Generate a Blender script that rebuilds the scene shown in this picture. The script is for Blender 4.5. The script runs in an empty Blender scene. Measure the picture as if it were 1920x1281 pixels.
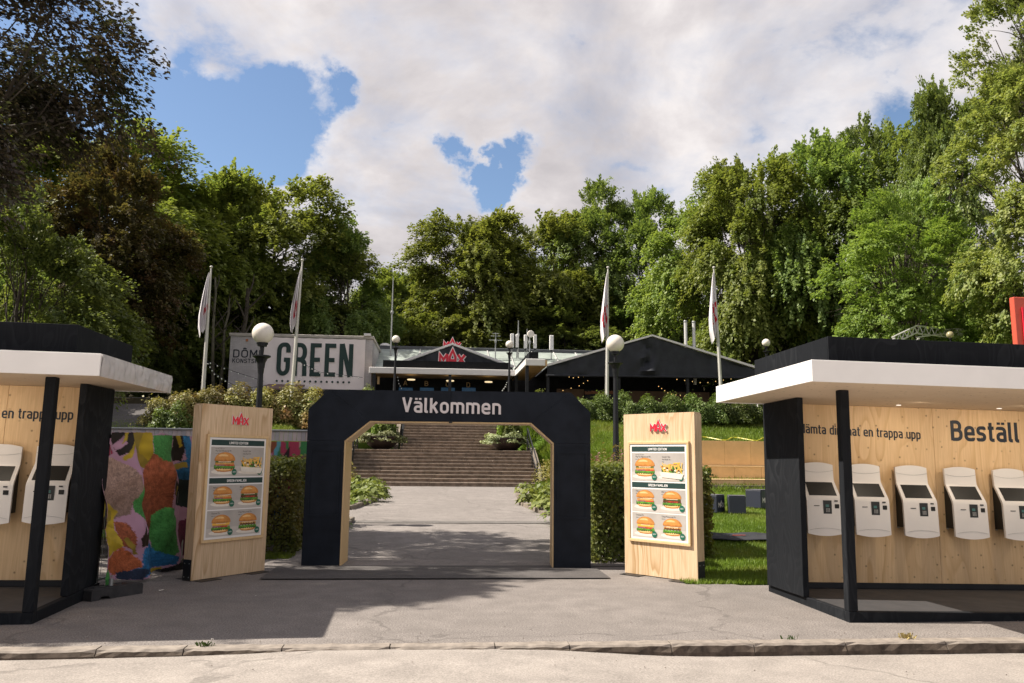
import bpy, bmesh, math, random
import numpy as np
from mathutils import Matrix, Vector, noise as mnoise
R = math.radians
sc = bpy.context.scene
COL = sc.collection
random.seed(7); RNG = np.random.default_rng(11)

# ------------------------------------------------------------------ camera
CAMZ = 1.6; FPX = 1500.0
PITCH, YAW, ROLL = R(8.34), R(-5.3), 0.011
cam_d = bpy.data.cameras.new('camera'); cam = bpy.data.objects.new('camera', cam_d); COL.objects.link(cam)
cam_d.sensor_width = 36; cam_d.lens = FPX / 1920 * 36; cam_d.clip_end = 3000; cam_d.clip_start = .05
CR = Matrix.Rotation(YAW, 3, 'Z') @ Matrix.Rotation(R(90) + PITCH, 3, 'X') @ Matrix.Rotation(ROLL, 3, 'Z')
cam.matrix_world = Matrix.Translation((0, 0, CAMZ)) @ CR.to_4x4()
sc.camera = cam

# ------------------------------------------------------------------ light
SUN_EL, SUN_AZ = R(49), R(174.5)          # sun stands over -x, a touch behind the gate
sd = Vector((math.cos(SUN_EL) * math.cos(SUN_AZ), math.cos(SUN_EL) * math.sin(SUN_AZ), math.sin(SUN_EL)))
sun_d = bpy.data.lights.new('sun', 'SUN'); sun = bpy.data.objects.new('sun', sun_d); COL.objects.link(sun)
sun_d.energy = 4.75; sun_d.angle = R(.53); sun_d.color = (1, .92, .80)
sun.rotation_euler = sd.to_track_quat('Z', 'Y').to_euler()
sc.view_settings.view_transform = 'Standard'; sc.view_settings.look = 'None'
sc.view_settings.exposure = .93; sc.view_settings.gamma = 1; sc.view_settings.use_curve_mapping = False
SKY_STRENGTH = .082

def ray(px, py):
    return CR @ Vector(((px - 960) / FPX, -(py - 640.5) / FPX, -1))
def atY(px, py, Y):
    v = ray(px, py); t = Y / v.y
    return Vector((v.x * t, Y, CAMZ + v.z * t))
def atZ(px, py, z):
    v = ray(px, py); t = (z - CAMZ) / v.z
    return Vector((v.x * t, v.y * t, z))
def toPx(p):
    q = CR.transposed() @ (Vector(p) - Vector((0, 0, CAMZ)))
    return 960 + FPX * q.x / -q.z, 640.5 - FPX * q.y / -q.z

# ------------------------------------------------------------------ nodes
def newmat(name):
    m = bpy.data.materials.new(name); m.use_nodes = True
    nt = m.node_tree; nt.nodes.clear()
    return m, nt
def N(nt, t, **kw):
    n = nt.nodes.new(t)
    for k, v in kw.items():
        if k in n.inputs: n.inputs[k].default_value = v
        else: setattr(n, k, v)
    return n
def L(nt, a, b): nt.links.new(a, b)
def ramp(nt, fac, stops, interp='LINEAR'):
    r = nt.nodes.new('ShaderNodeValToRGB'); r.color_ramp.interpolation = interp
    e = r.color_ramp.elements
    while len(e) < len(stops): e.new(.5)
    for i, (p, c) in enumerate(stops):
        e[i].position = p
        e[i].color = (c, c, c, 1) if isinstance(c, (int, float)) else (*c, 1)
    L(nt, fac, r.inputs[0]); return r
def math_(nt, op, a, b=None, clamp=False):
    m = nt.nodes.new('ShaderNodeMath'); m.operation = op; m.use_clamp = clamp
    for i, v in enumerate((a, b)):
        if v is None: continue
        if isinstance(v, (int, float)): m.inputs[i].default_value = v
        else: L(nt, v, m.inputs[i])
    return m.outputs[0]
def mixc(nt, f, a, b, mode='MIX'):
    m = nt.nodes.new('ShaderNodeMix'); m.data_type = 'RGBA'; m.blend_type = mode
    for s, v in ((0, f), (6, a), (7, b)):
        if isinstance(v, (int, float)): m.inputs[s].default_value = v if s == 0 else (v, v, v, 1)
        elif isinstance(v, tuple): m.inputs[s].default_value = (*v, 1)
        else: L(nt, v, m.inputs[s])
    return m.outputs[2]
def coords(nt, scale=(1, 1, 1), kind='Object'):
    tc = nt.nodes.new('ShaderNodeTexCoord'); mp = nt.nodes.new('ShaderNodeMapping')
    mp.inputs['Scale'].default_value = scale
    L(nt, tc.outputs[kind], mp.inputs[0]); return mp.outputs[0]
def noise(nt, vec, scale, detail=4, rough=.55, dist=0):
    n = N(nt, 'ShaderNodeTexNoise', Scale=scale, Detail=detail, Roughness=rough, Distortion=dist)
    L(nt, vec, n.inputs['Vector']); return n.outputs['Fac']
def finish(nt, col, rough=.7, bump=None, bstr=.3, bdist=.01, metal=0, spec=.4, emit=None, estr=0):
    b = nt.nodes.new('ShaderNodeBsdfPrincipled'); o = nt.nodes.new('ShaderNodeOutputMaterial')
    for k, v in (('Base Color', col), ('Roughness', rough), ('Metallic', metal), ('Specular IOR Level', spec)):
        if isinstance(v, tuple): b.inputs[k].default_value = (*v, 1)
        elif isinstance(v, (int, float)): b.inputs[k].default_value = v
        else: L(nt, v, b.inputs[k])
    if emit: b.inputs['Emission Color'].default_value = (*emit, 1); b.inputs['Emission Strength'].default_value = estr
    if bump is not None:
        bn = N(nt, 'ShaderNodeBump', Strength=bstr, Distance=bdist); L(nt, bump, bn.inputs['Height']); L(nt, bn.outputs[0], b.inputs['Normal'])
    L(nt, b.outputs[0], o.inputs[0]); return b
MATS = {}
def plain(name, c, rough=.6, var=.12, scale=6, bstr=.1, metal=0, spec=.4, emit=None, estr=0, kind='Object'):
    m, nt = newmat(name); v = coords(nt, kind=kind)
    n = noise(nt, v, scale, 6, .6); n2 = noise(nt, v, scale * 14, 3, .6)
    a = tuple(x * (1 - var) for x in c); b_ = tuple(min(1, x * (1 + var)) for x in c)
    r = ramp(nt, n, [(.3, a), (.7, b_)])
    rr = ramp(nt, n, [(.3, min(1, rough + .08)), (.7, max(.05, rough - .08))])
    finish(nt, r.outputs[0], rr.outputs[0], n2, bstr, .003, metal, spec, emit, estr)
    return m
def plywood(name, light, dark, freq=9, stretch=(1.6, 1.6, .28), contrast=1.0, knots=True, rough=.55, spec=.35):
    m, nt = newmat(name); v = coords(nt, stretch)
    tc = nt.nodes.new('ShaderNodeTexCoord'); oi = nt.nodes.new('ShaderNodeObjectInfo')
    sh = nt.nodes.new('ShaderNodeVectorMath'); sh.operation = 'ADD'; L(nt, v, sh.inputs[0])
    cmb = nt.nodes.new('ShaderNodeCombineXYZ'); rr_ = math_(nt, 'MULTIPLY', oi.outputs['Random'], 37.0)
    for i in range(3): L(nt, rr_, cmb.inputs[i])
    L(nt, cmb.outputs[0], sh.inputs[1]); v2 = sh.outputs[0]
    n = noise(nt, v2, 1.7, 2, .45, .25)
    f = math_(nt, 'FRACT', math_(nt, 'MULTIPLY', n, freq))
    g = ramp(nt, f, [(0, 0), (.55, .25), (.9, 1), (1, 0)])
    fine = noise(nt, coords(nt, (60, 60, 2.2)), 1, 3, .6)
    mask = noise(nt, v2, .9, 2, .5)
    amt = math_(nt, 'MULTIPLY', g.outputs[0], ramp(nt, mask, [(.38, .15), (.62, 1.0)]).outputs[0])
    amt = math_(nt, 'MULTIPLY', amt, contrast)
    c = mixc(nt, amt, light, dark)
    c = mixc(nt, math_(nt, 'MULTIPLY', ramp(nt, fine, [(.35, 0), (.75, .5)]).outputs[0], contrast), c, tuple(x * .8 for x in dark))
    big = noise(nt, tc.outputs['Object'], .8, 3)
    c = mixc(nt, ramp(nt, big, [(.35, .0), (.7, .3)]).outputs[0], c, tuple(x * .84 for x in light))
    if knots:
        vo = N(nt, 'ShaderNodeTexVoronoi', Scale=7.5, Randomness=1.0); vo.voronoi_dimensions = '2D'; sp_ = nt.nodes.new('ShaderNodeSeparateXYZ'); cb_ = nt.nodes.new('ShaderNodeCombineXYZ'); L(nt, tc.outputs['Object'], sp_.inputs[0]); L(nt, sp_.outputs[0], cb_.inputs[0]); L(nt, sp_.outputs[1 if isinstance(knots, tuple) else 2], cb_.inputs[1]); L(nt, cb_.outputs[0], vo.inputs['Vector'])
        k = ramp(nt, vo.outputs['Distance'], [(.05, 1), (.085, .35), (.14, 0)])
        kc = ramp(nt, vo.outputs['Color'], [(.5, 0), (.72, 1)]); c = mixc(nt, math_(nt, 'MULTIPLY', math_(nt, 'MULTIPLY', k.outputs[0], kc.outputs[0]), .8), c, tuple(x * .3 for x in dark))
    finish(nt, c, rough, fine, .15, .002, 0, spec)
    return m
def asphalt(name, c, dark=1.0, spk=.8):
    m, nt = newmat(name); v = coords(nt, kind='Object')
    vo = N(nt, 'ShaderNodeTexVoronoi', Scale=150); L(nt, v, vo.inputs['Vector'])
    fine = noise(nt, v, 62, 5, .75); mid = noise(nt, v, 3.0, 6, .62); big = noise(nt, v, .35, 4, .6, .6)
    st = noise(nt, coords(nt, (.25, 1.6, 1)), 1.4, 6, .65, .4)
    col = mixc(nt, ramp(nt, mid, [(.3, 0), (.7, 1)]).outputs[0], tuple(x * .80 * dark for x in c), tuple(x * 1.18 * dark for x in c))
    col = mixc(nt, ramp(nt, big, [(.35, 0), (.65, .5)]).outputs[0], col, tuple(x * .78 * dark for x in c))
    col = mixc(nt, ramp(nt, st, [(.5, 0), (.75, .35)]).outputs[0], col, tuple(x * .68 * dark for x in c))
    sp = ramp(nt, fine, [(.36, 0.35), (.5, 1), (.66, 1.75)])
    col = mixc(nt, spk, col, mixc(nt, 1.0, col, sp.outputs[0], 'MULTIPLY'))
    stones = ramp(nt, vo.outputs['Color'], [(.88, 0), (.93, .45)])
    col = mixc(nt, stones.outputs[0], col, tuple(min(.6, x * 1.9) for x in c))
    cr = N(nt, 'ShaderNodeTexVoronoi', Scale=.22, feature='DISTANCE_TO_EDGE'); 
    dv = nt.nodes.new('ShaderNodeVectorMath'); dv.operation = 'ADD'; L(nt, v, dv.inputs[0])
    nn = N(nt, 'ShaderNodeTexNoise', Scale=1.6, Detail=5); L(nt, v, nn.inputs['Vector']); L(nt, nn.outputs['Color'], dv.inputs[1])
    L(nt, dv.outputs[0], cr.inputs['Vector'])
    ck = ramp(nt, cr.outputs['Distance'], [(.003, .5), (.008, 0)])
    col = mixc(nt, math_(nt, 'MULTIPLY', ck.outputs[0], ramp(nt, mid, [(.42, 0), (.52, 1)]).outputs[0]), col, tuple(x * .35 for x in c))
    finish(nt, col, .9, fine, .5, .006, 0, .25)
    return m
def foliage(name, c1, c2, c3=None, transl=.35, rough=.5):
    m, nt = newmat(name)
    at = N(nt, 'ShaderNodeAttribute', attribute_name='tone'); oi = nt.nodes.new('ShaderNodeObjectInfo')
    col = mixc(nt, at.outputs['Fac'], c1, c2)
    if c3: 
        n = noise(nt, coords(nt), .55, 3, .6)
        col = mixc(nt, ramp(nt, n, [(.5, 0), (.68, .75)]).outputs[0], col, c3)
    hs = N(nt, 'ShaderNodeHueSaturation'); L(nt, col, hs.inputs['Color'])
    L(nt, math_(nt, 'ADD', math_(nt, 'MULTIPLY', oi.outputs['Random'], .5), .75), hs.inputs['Value'])
    L(nt, math_(nt, 'ADD', math_(nt, 'MULTIPLY', oi.outputs['Random'], .03), .485), hs.inputs['Hue'])
    b = nt.nodes.new('ShaderNodeBsdfPrincipled'); L(nt, hs.outputs[0], b.inputs['Base Color'])
    b.inputs['Roughness'].default_value = rough; b.inputs['Specular IOR Level'].default_value = .35
    t = nt.nodes.new('ShaderNodeBsdfTranslucent'); L(nt, mixc(nt, 1, hs.outputs[0], (1.0, 1.0, .55), 'MULTIPLY'), t.inputs[0])
    mx = nt.nodes.new('ShaderNodeMixShader'); mx.inputs[0].default_value = transl
    L(nt, b.outputs[0], mx.inputs[1]); L(nt, t.outputs[0], mx.inputs[2])
    o = nt.nodes.new('ShaderNodeOutputMaterial'); L(nt, mx.outputs[0], o.inputs[0])
    return m

# ------------------------------------------------------------------ world
def make_world():
    w = bpy.data.worlds.new('World'); sc.world = w; w.use_nodes = True
    nt = w.node_tree; nt.nodes.clear()
    sky = nt.nodes.new('ShaderNodeTexSky'); sky.sky_type = 'NISHITA'; sky.sun_disc = False
    sky.sun_elevation = SUN_EL; sky.sun_rotation = math.atan2(sd.x, sd.y); sky.air_density = 1.0; sky.dust_density = .6; sky.ozone_density = 2.2
    tc = nt.nodes.new('ShaderNodeTexCoord'); D = tc.outputs['Generated']
    sep = nt.nodes.new('ShaderNodeSeparateXYZ'); L(nt, D, sep.inputs[0])
    zz = math_(nt, 'ADD', math_(nt, 'MAXIMUM', sep.outputs[2], 0.0), .35)
    dv = nt.nodes.new('ShaderNodeVectorMath'); dv.operation = 'DIVIDE'; L(nt, D, dv.inputs[0])
    cb = nt.nodes.new('ShaderNodeCombineXYZ')
    for i in range(3): L(nt, zz, cb.inputs[i])
    L(nt, cb.outputs[0], dv.inputs[1]); P = dv.outputs[0]
    n1 = noise(nt, P, 2.3, 10, .56, .25); n2 = noise(nt, P, 9.0, 8, .6, .2)
    dens = math_(nt, 'ADD', math_(nt, 'MULTIPLY', math_(nt, 'SUBTRACT', n1, .5), 1.3), math_(nt, 'MULTIPLY', math_(nt, 'SUBTRACT', n2, .5), 1.0))
    dens = math_(nt, 'ADD', dens, .42)
    # openings in the cloud cover: direction, radius, depth
    holes = [(420, 225, .115, .95), (345, 275, .11, .75), (500, 290, .07, .8), (130, 60, .14, .6), (225, 255, .12, .85), (60, 260, .15, .8), (590, 150, .05, .5), (530, 190, .06, .6),
             (872, 318, .032, .75), (908, 345, .036, 1.0), (942, 322, .036, .85), (978, 288, .030, .65), (640, 150, .035, .55), (1700, 245, .06, .5)]
    wn = N(nt, 'ShaderNodeTexNoise', Scale=7.0, Detail=7, Roughness=.6); L(nt, D, wn.inputs['Vector'])
    wv = nt.nodes.new('ShaderNodeVectorMath'); wv.operation = 'MULTIPLY_ADD'; L(nt, wn.outputs['Color'], wv.inputs[0]); wv.inputs[1].default_value = (.11, .11, .11)
    wo = nt.nodes.new('ShaderNodeVectorMath'); wo.operation = 'ADD'; L(nt, D, wo.inputs[0]); wo.inputs[1].default_value = (-.055, -.055, -.055); L(nt, wo.outputs[0], wv.inputs[2])
    wn2 = N(nt, 'ShaderNodeTexNoise', Scale=26.0, Detail=5, Roughness=.6); L(nt, D, wn2.inputs['Vector'])
    wv2 = nt.nodes.new('ShaderNodeVectorMath'); wv2.operation = 'MULTIPLY_ADD'; L(nt, wn2.outputs['Color'], wv2.inputs[0]); wv2.inputs[1].default_value = (.045, .045, .045)
    wo2 = nt.nodes.new('ShaderNodeVectorMath'); wo2.operation = 'ADD'; L(nt, wv.outputs[0], wo2.inputs[0]); wo2.inputs[1].default_value = (-.0225, -.0225, -.0225); L(nt, wo2.outputs[0], wv2.inputs[2]); DW = wv2.outputs[0]
    for px, py, rad, dep in holes:
        v = ray(px, py).normalized()
        ds = nt.nodes.new('ShaderNodeVectorMath'); ds.operation = 'DISTANCE'; L(nt, DW, ds.inputs[0]); ds.inputs[1].default_value = v
        mr = nt.nodes.new('ShaderNodeMapRange'); mr.interpolation_type = 'SMOOTHSTEP'
        L(nt, ds.outputs['Value'], mr.inputs[0]); mr.inputs[1].default_value = 0; mr.inputs[2].default_value = rad
        mr.inputs[3].default_value = dep; mr.inputs[4].default_value = 0
        dens = math_(nt, 'SUBTRACT', dens, mr.outputs[0])
    mask = ramp(nt, dens, [(-.0, 0), (.12, .30), (.26, .72), (.52, 1)])
    # sun-facing billows: compare density sampled toward the sun
    off = nt.nodes.new('ShaderNodeVectorMath'); off.operation = 'ADD'; L(nt, P, off.inputs[0]); off.inputs[1].default_value = (-.07, .02, .03)
    n3 = noise(nt, off.outputs[0], 2.3, 8, .56, .25)
    lit = math_(nt, 'SUBTRACT', n1, n3)
    shade = math_(nt, 'ADD', math_(nt, 'MULTIPLY', lit, 1.9), .56)
    thick = math_(nt, 'MULTIPLY', math_(nt, 'SUBTRACT', dens, .25), .62)
    shade = math_(nt, 'SUBTRACT', shade, thick)
    shade = math_(nt, 'ADD', shade, math_(nt, 'MULTIPLY', math_(nt, 'SUBTRACT', noise(nt, P, .8, 2, .4), .5), 1.2))
    cc = ramp(nt, shade, [(0.0, (.25, .235, .245)), (.4, (.325, .305, .312)), (.62, (.395, .37, .372)), (.85, (.50, .472, .465))])
    bs = nt.nodes.new('ShaderNodeBackground'); L(nt, sky.outputs[0], bs.inputs[0]); bs.inputs[1].default_value = SKY_STRENGTH
    bc = nt.nodes.new('ShaderNodeBackground'); L(nt, cc.outputs[0], bc.inputs[0]); bc.inputs[1].default_value = 1.0
    mx = nt.nodes.new('ShaderNodeMixShader'); L(nt, mask.outputs[0], mx.inputs[0]); L(nt, bs.outputs[0], mx.inputs[1]); L(nt, bc.outputs[0], mx.inputs[2])
    o = nt.nodes.new('ShaderNodeOutputWorld'); L(nt, mx.outputs[0], o.inputs[0])
    w.cycles.sampling_method = 'MANUAL'; w.cycles.sample_map_resolution = 512
make_world()
cy = sc.cycles; cy.max_bounces = 6; cy.diffuse_bounces = 4; cy.glossy_bounces = 3; cy.transmission_bounces = 4; cy.transparent_max_bounces = 6
try: cy.use_denoising = True
except Exception: pass

# ------------------------------------------------------------------ mesh helpers
class MB:
    def __init__(s): s.v = []; s.f = []
    def add(s, vs, fs):
        o = len(s.v); s.v += [tuple(v) for v in vs]; s.f += [tuple(i + o for i in f) for f in fs]; return s
    def box(s, x0, x1, y0, y1, z0, z1, bev=0):
        if x0 > x1: x0, x1 = x1, x0
        if y0 > y1: y0, y1 = y1, y0
        if z0 > z1: z0, z1 = z1, z0
        if bev <= 0:
            return s.add([(x, y, z) for z in (z0, z1) for y in (y0, y1) for x in (x0, x1)],
                         [(0, 2, 3, 1), (4, 5, 7, 6), (0, 1, 5, 4), (2, 6, 7, 3), (0, 4, 6, 2), (1, 3, 7, 5)])
        b = min(bev, (x1 - x0) * .45, (y1 - y0) * .45, (z1 - z0) * .45); vs = []; idx = {}
        X, Y, Z = (x0, x1), (y0, y1), (z0, z1)
        for i in (0, 1):
            for j in (0, 1):
                for k in (0, 1):
                    for a in range(3):
                        p = [X[i], Y[j], Z[k]]; d = [b if i == 0 else -b, b if j == 0 else -b, b if k == 0 else -b]
                        for q in range(3):
                            if q != a: p[q] += d[q]
                        idx[(i, j, k, a)] = len(vs); vs.append(p)
        fs = []
        for a in range(3):
            u, w = [(1, 2), (0, 2), (0, 1)][a]
            for e in (0, 1):
                c = []
                for (p, q) in ((0, 0), (1, 0), (1, 1), (0, 1)):
                    t = [0, 0, 0]; t[a] = e; t[u] = p; t[w] = q; c.append(idx[(*t, a)])
                fs.append(tuple(c))
        for a in range(3):
            u, w = [(1, 2), (0, 2), (0, 1)][a]
            for p in (0, 1):
                for q in (0, 1):
                    t0 = [0, 0, 0]; t0[u] = p; t0[w] = q; t1 = list(t0); t1[a] = 1
                    fs.append((idx[(*t0, u)], idx[(*t1, u)], idx[(*t1, w)], idx[(*t0, w)]))
        for i in (0, 1):
            for j in (0, 1):
                for k in (0, 1): fs.append(tuple(idx[(i, j, k, a)] for a in range(3)))
        return s.add(vs, fs)
    def prism(s, pts, a0, a1, axis='y'):
        """closed 2D outline extruded along an axis; pts are (u,v): x,z for y ; y,z for x ; x,y for z"""
        def m(u, v, a): return {'y': (u, a, v), 'x': (a, u, v), 'z': (u, v, a)}[axis]
        n = len(pts)
        vs = [m(u, v, a0) for u, v in pts] + [m(u, v, a1) for u, v in pts]
        fs = [tuple(range(n)), tuple(range(2 * n - 1, n - 1, -1))] + [(i, i + n, (i + 1) % n + n, (i + 1) % n) for i in range(n)]
        return s.add(vs, fs)
    def tube(s, pts, r, n=8, caps=True):
        pts = [Vector(p) for p in pts]; rs = r if isinstance(r, (list, tuple)) else [r] * len(pts)
        vs = []; up = None
        for i, p in enumerate(pts):
            t = (pts[min(i + 1, len(pts) - 1)] - pts[max(i - 1, 0)]).normalized()
            if up is None: up = Vector((0, 0, 1)) if abs(t.z) < .9 else Vector((1, 0, 0))
            a = t.cross(up).normalized(); b = a.cross(t).normalized(); up = b
            for k in range(n):
                an = 2 * math.pi * k / n; vs.append(p + (a * math.cos(an) + b * math.sin(an)) * rs[i])
        fs = [(i * n + k, i * n + (k + 1) % n, (i + 1) * n + (k + 1) % n, (i + 1) * n + k) for i in range(len(pts) - 1) for k in range(n)]
        if caps: fs += [tuple(range(n - 1, -1, -1)), tuple((len(pts) - 1) * n + k for k in range(n))]
        return s.add(vs, fs)
    def lathe(s, prof, n=24, c=(0, 0, 0)):
        vs = []; fs = []
        for r, z in prof:
            for k in range(n):
                a = 2 * math.pi * k / n; vs.append((c[0] + r * math.cos(a), c[1] + r * math.sin(a), c[2] + z))
        for i in range(len(prof) - 1):
            for k in range(n): fs.append((i * n + k, i * n + (k + 1) % n, (i + 1) * n + (k + 1) % n, (i + 1) * n + k))
        fs += [tuple(range(n - 1, -1, -1)), tuple((len(prof) - 1) * n + k for k in range(n))]
        return s.add(vs, fs)
    def ball(s, c, r, n=20, sz=1):
        prof = [(max(1e-4, r * math.sin(math.pi * i / (n // 2))), -r * sz * math.cos(math.pi * i / (n // 2))) for i in range(n // 2 + 1)]
        return s.lathe(prof, n, c)
    def quad(s, a, b, c, d): return s.add([a, b, c, d], [(0, 1, 2, 3)])
    def xf(s, M): s.v = [tuple(M @ Vector(v)) for v in s.v]; return s
    def build(s, name, m, parent=None, smooth=False, loc=None):
        me = bpy.data.meshes.new(name); me.from_pydata(s.v, [], s.f)
        bm = bmesh.new(); bm.from_mesh(me); bmesh.ops.recalc_face_normals(bm, faces=bm.faces); bm.to_mesh(me); bm.free()
        if isinstance(m, (list, tuple)):
            for q in m: me.materials.append(q)
        elif m: me.materials.append(m)
        o = bpy.data.objects.new(name, me); COL.objects.link(o)
        if parent: o.parent = parent
        if loc is not None: o.location = loc
        if smooth:
            me.polygons.foreach_set('use_smooth', [True] * len(me.polygons))
            try: me.set_sharp_from_angle(angle=R(40))
            except Exception: pass
        return o
def tag(o, label, cat, group=None):
    o['label'] = label; o['category'] = cat
    if group: o['group'] = group
    return o
def thing(name, label, cat, loc=(0, 0, 0), rotz=0, group=None):
    o = bpy.data.objects.new(name, None); COL.objects.link(o); o.location = loc; o.rotation_euler = (0, 0, rotz); o.empty_display_size = .2
    return tag(o, label, cat, group)
def struct(o): o['kind'] = 'structure'; return o
def stuff(o, label=None, cat=None):
    o['kind'] = 'stuff'
    if label: o['label'] = label; o['category'] = cat
    return o
def copy_tree(o, parent=None):
    c = o.copy(); COL.objects.link(c); c.parent = parent
    for ch in o.children: copy_tree(ch, c)
    return c

# ------------------------------------------------------------------ lettering (own stroke alphabet)
def rpath(pts, closed):
    out = []; n = len(pts)
    for i, p in enumerate(pts):
        if i and len(out) and (Vector(p[:2]) - Vector(out[-1])).length < 1e-6: continue
        r = p[2] if len(p) > 2 else 0
        if r <= 0 or (not closed and i in (0, n - 1)): out.append((p[0], p[1])); continue
        a, b = Vector(pts[i - 1][:2]), Vector(pts[(i + 1) % n][:2]); c = Vector(p[:2])
        u, v = a - c, b - c; rr = min(r, u.length * .5, v.length * .5)
        A, B = c + u.normalized() * rr, c + v.normalized() * rr
        C1, C2 = A + (c - A) * .56, B + (c - B) * .56
        for k in range(9):
            t = k / 8; s_ = 1 - t; q = A * s_ ** 3 + C1 * 3 * s_ * s_ * t + C2 * 3 * s_ * t * t + B * t ** 3
            out.append((q.x, q.y))
    return out
def ribbon(pts, closed, t):
    P = [Vector(p) for p in pts]; n = len(P); Lf = []; Rt = []
    for i in range(n):
        a = P[i - 1] if (closed or i > 0) else None; b = P[(i + 1) % n] if (closed or i < n - 1) else None
        d1 = (P[i] - a).normalized() if a is not None else None; d2 = (b - P[i]).normalized() if b is not None else None
        if d1 is None: d1 = d2
        if d2 is None: d2 = d1
        n1 = Vector((-d1.y, d1.x)); n2 = Vector((-d2.y, d2.x)); m = n1 + n2
        m = m.normalized() if m.length > 1e-6 else n1
        k = min(1 / max(.35, m.dot(n1)), 2.2)
        Lf.append(P[i] + m * t / 2 * k); Rt.append(P[i] - m * t / 2 * k)
    return Lf, Rt
def stroke(mb, pts, closed, t, f, z0, z1):
    """f maps (x, y, depth) to 3D"""
    Lf, Rt = ribbon(rpath(pts, closed), closed, t); n = len(Lf)
    vs = [f(p.x, p.y, z1) for p in Lf] + [f(p.x, p.y, z1) for p in Rt] + [f(p.x, p.y, z0) for p in Lf] + [f(p.x, p.y, z0) for p in Rt]
    fs = []; m = n if closed else n - 1
    for i in range(m):
        j = (i + 1) % n
        fs += [(i, j, n + j, n + i), (i, 2 * n + i, 2 * n + j, j), (n + i, n + j, 3 * n + j, 3 * n + i)]
    if not closed: fs += [(0, n, 3 * n, 2 * n), (n - 1, 3 * n - 1, 4 * n - 1, 2 * n - 1)]
    mb.add(vs, fs)
A_ = [(0, [(.06, .60), (.06, .675, .07), (.41, .675, .16), (.41, 0)]), (0, [(.41, .40), (.065, .40, .15), (.065, .065, .15), (.41, .065)])]
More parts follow.
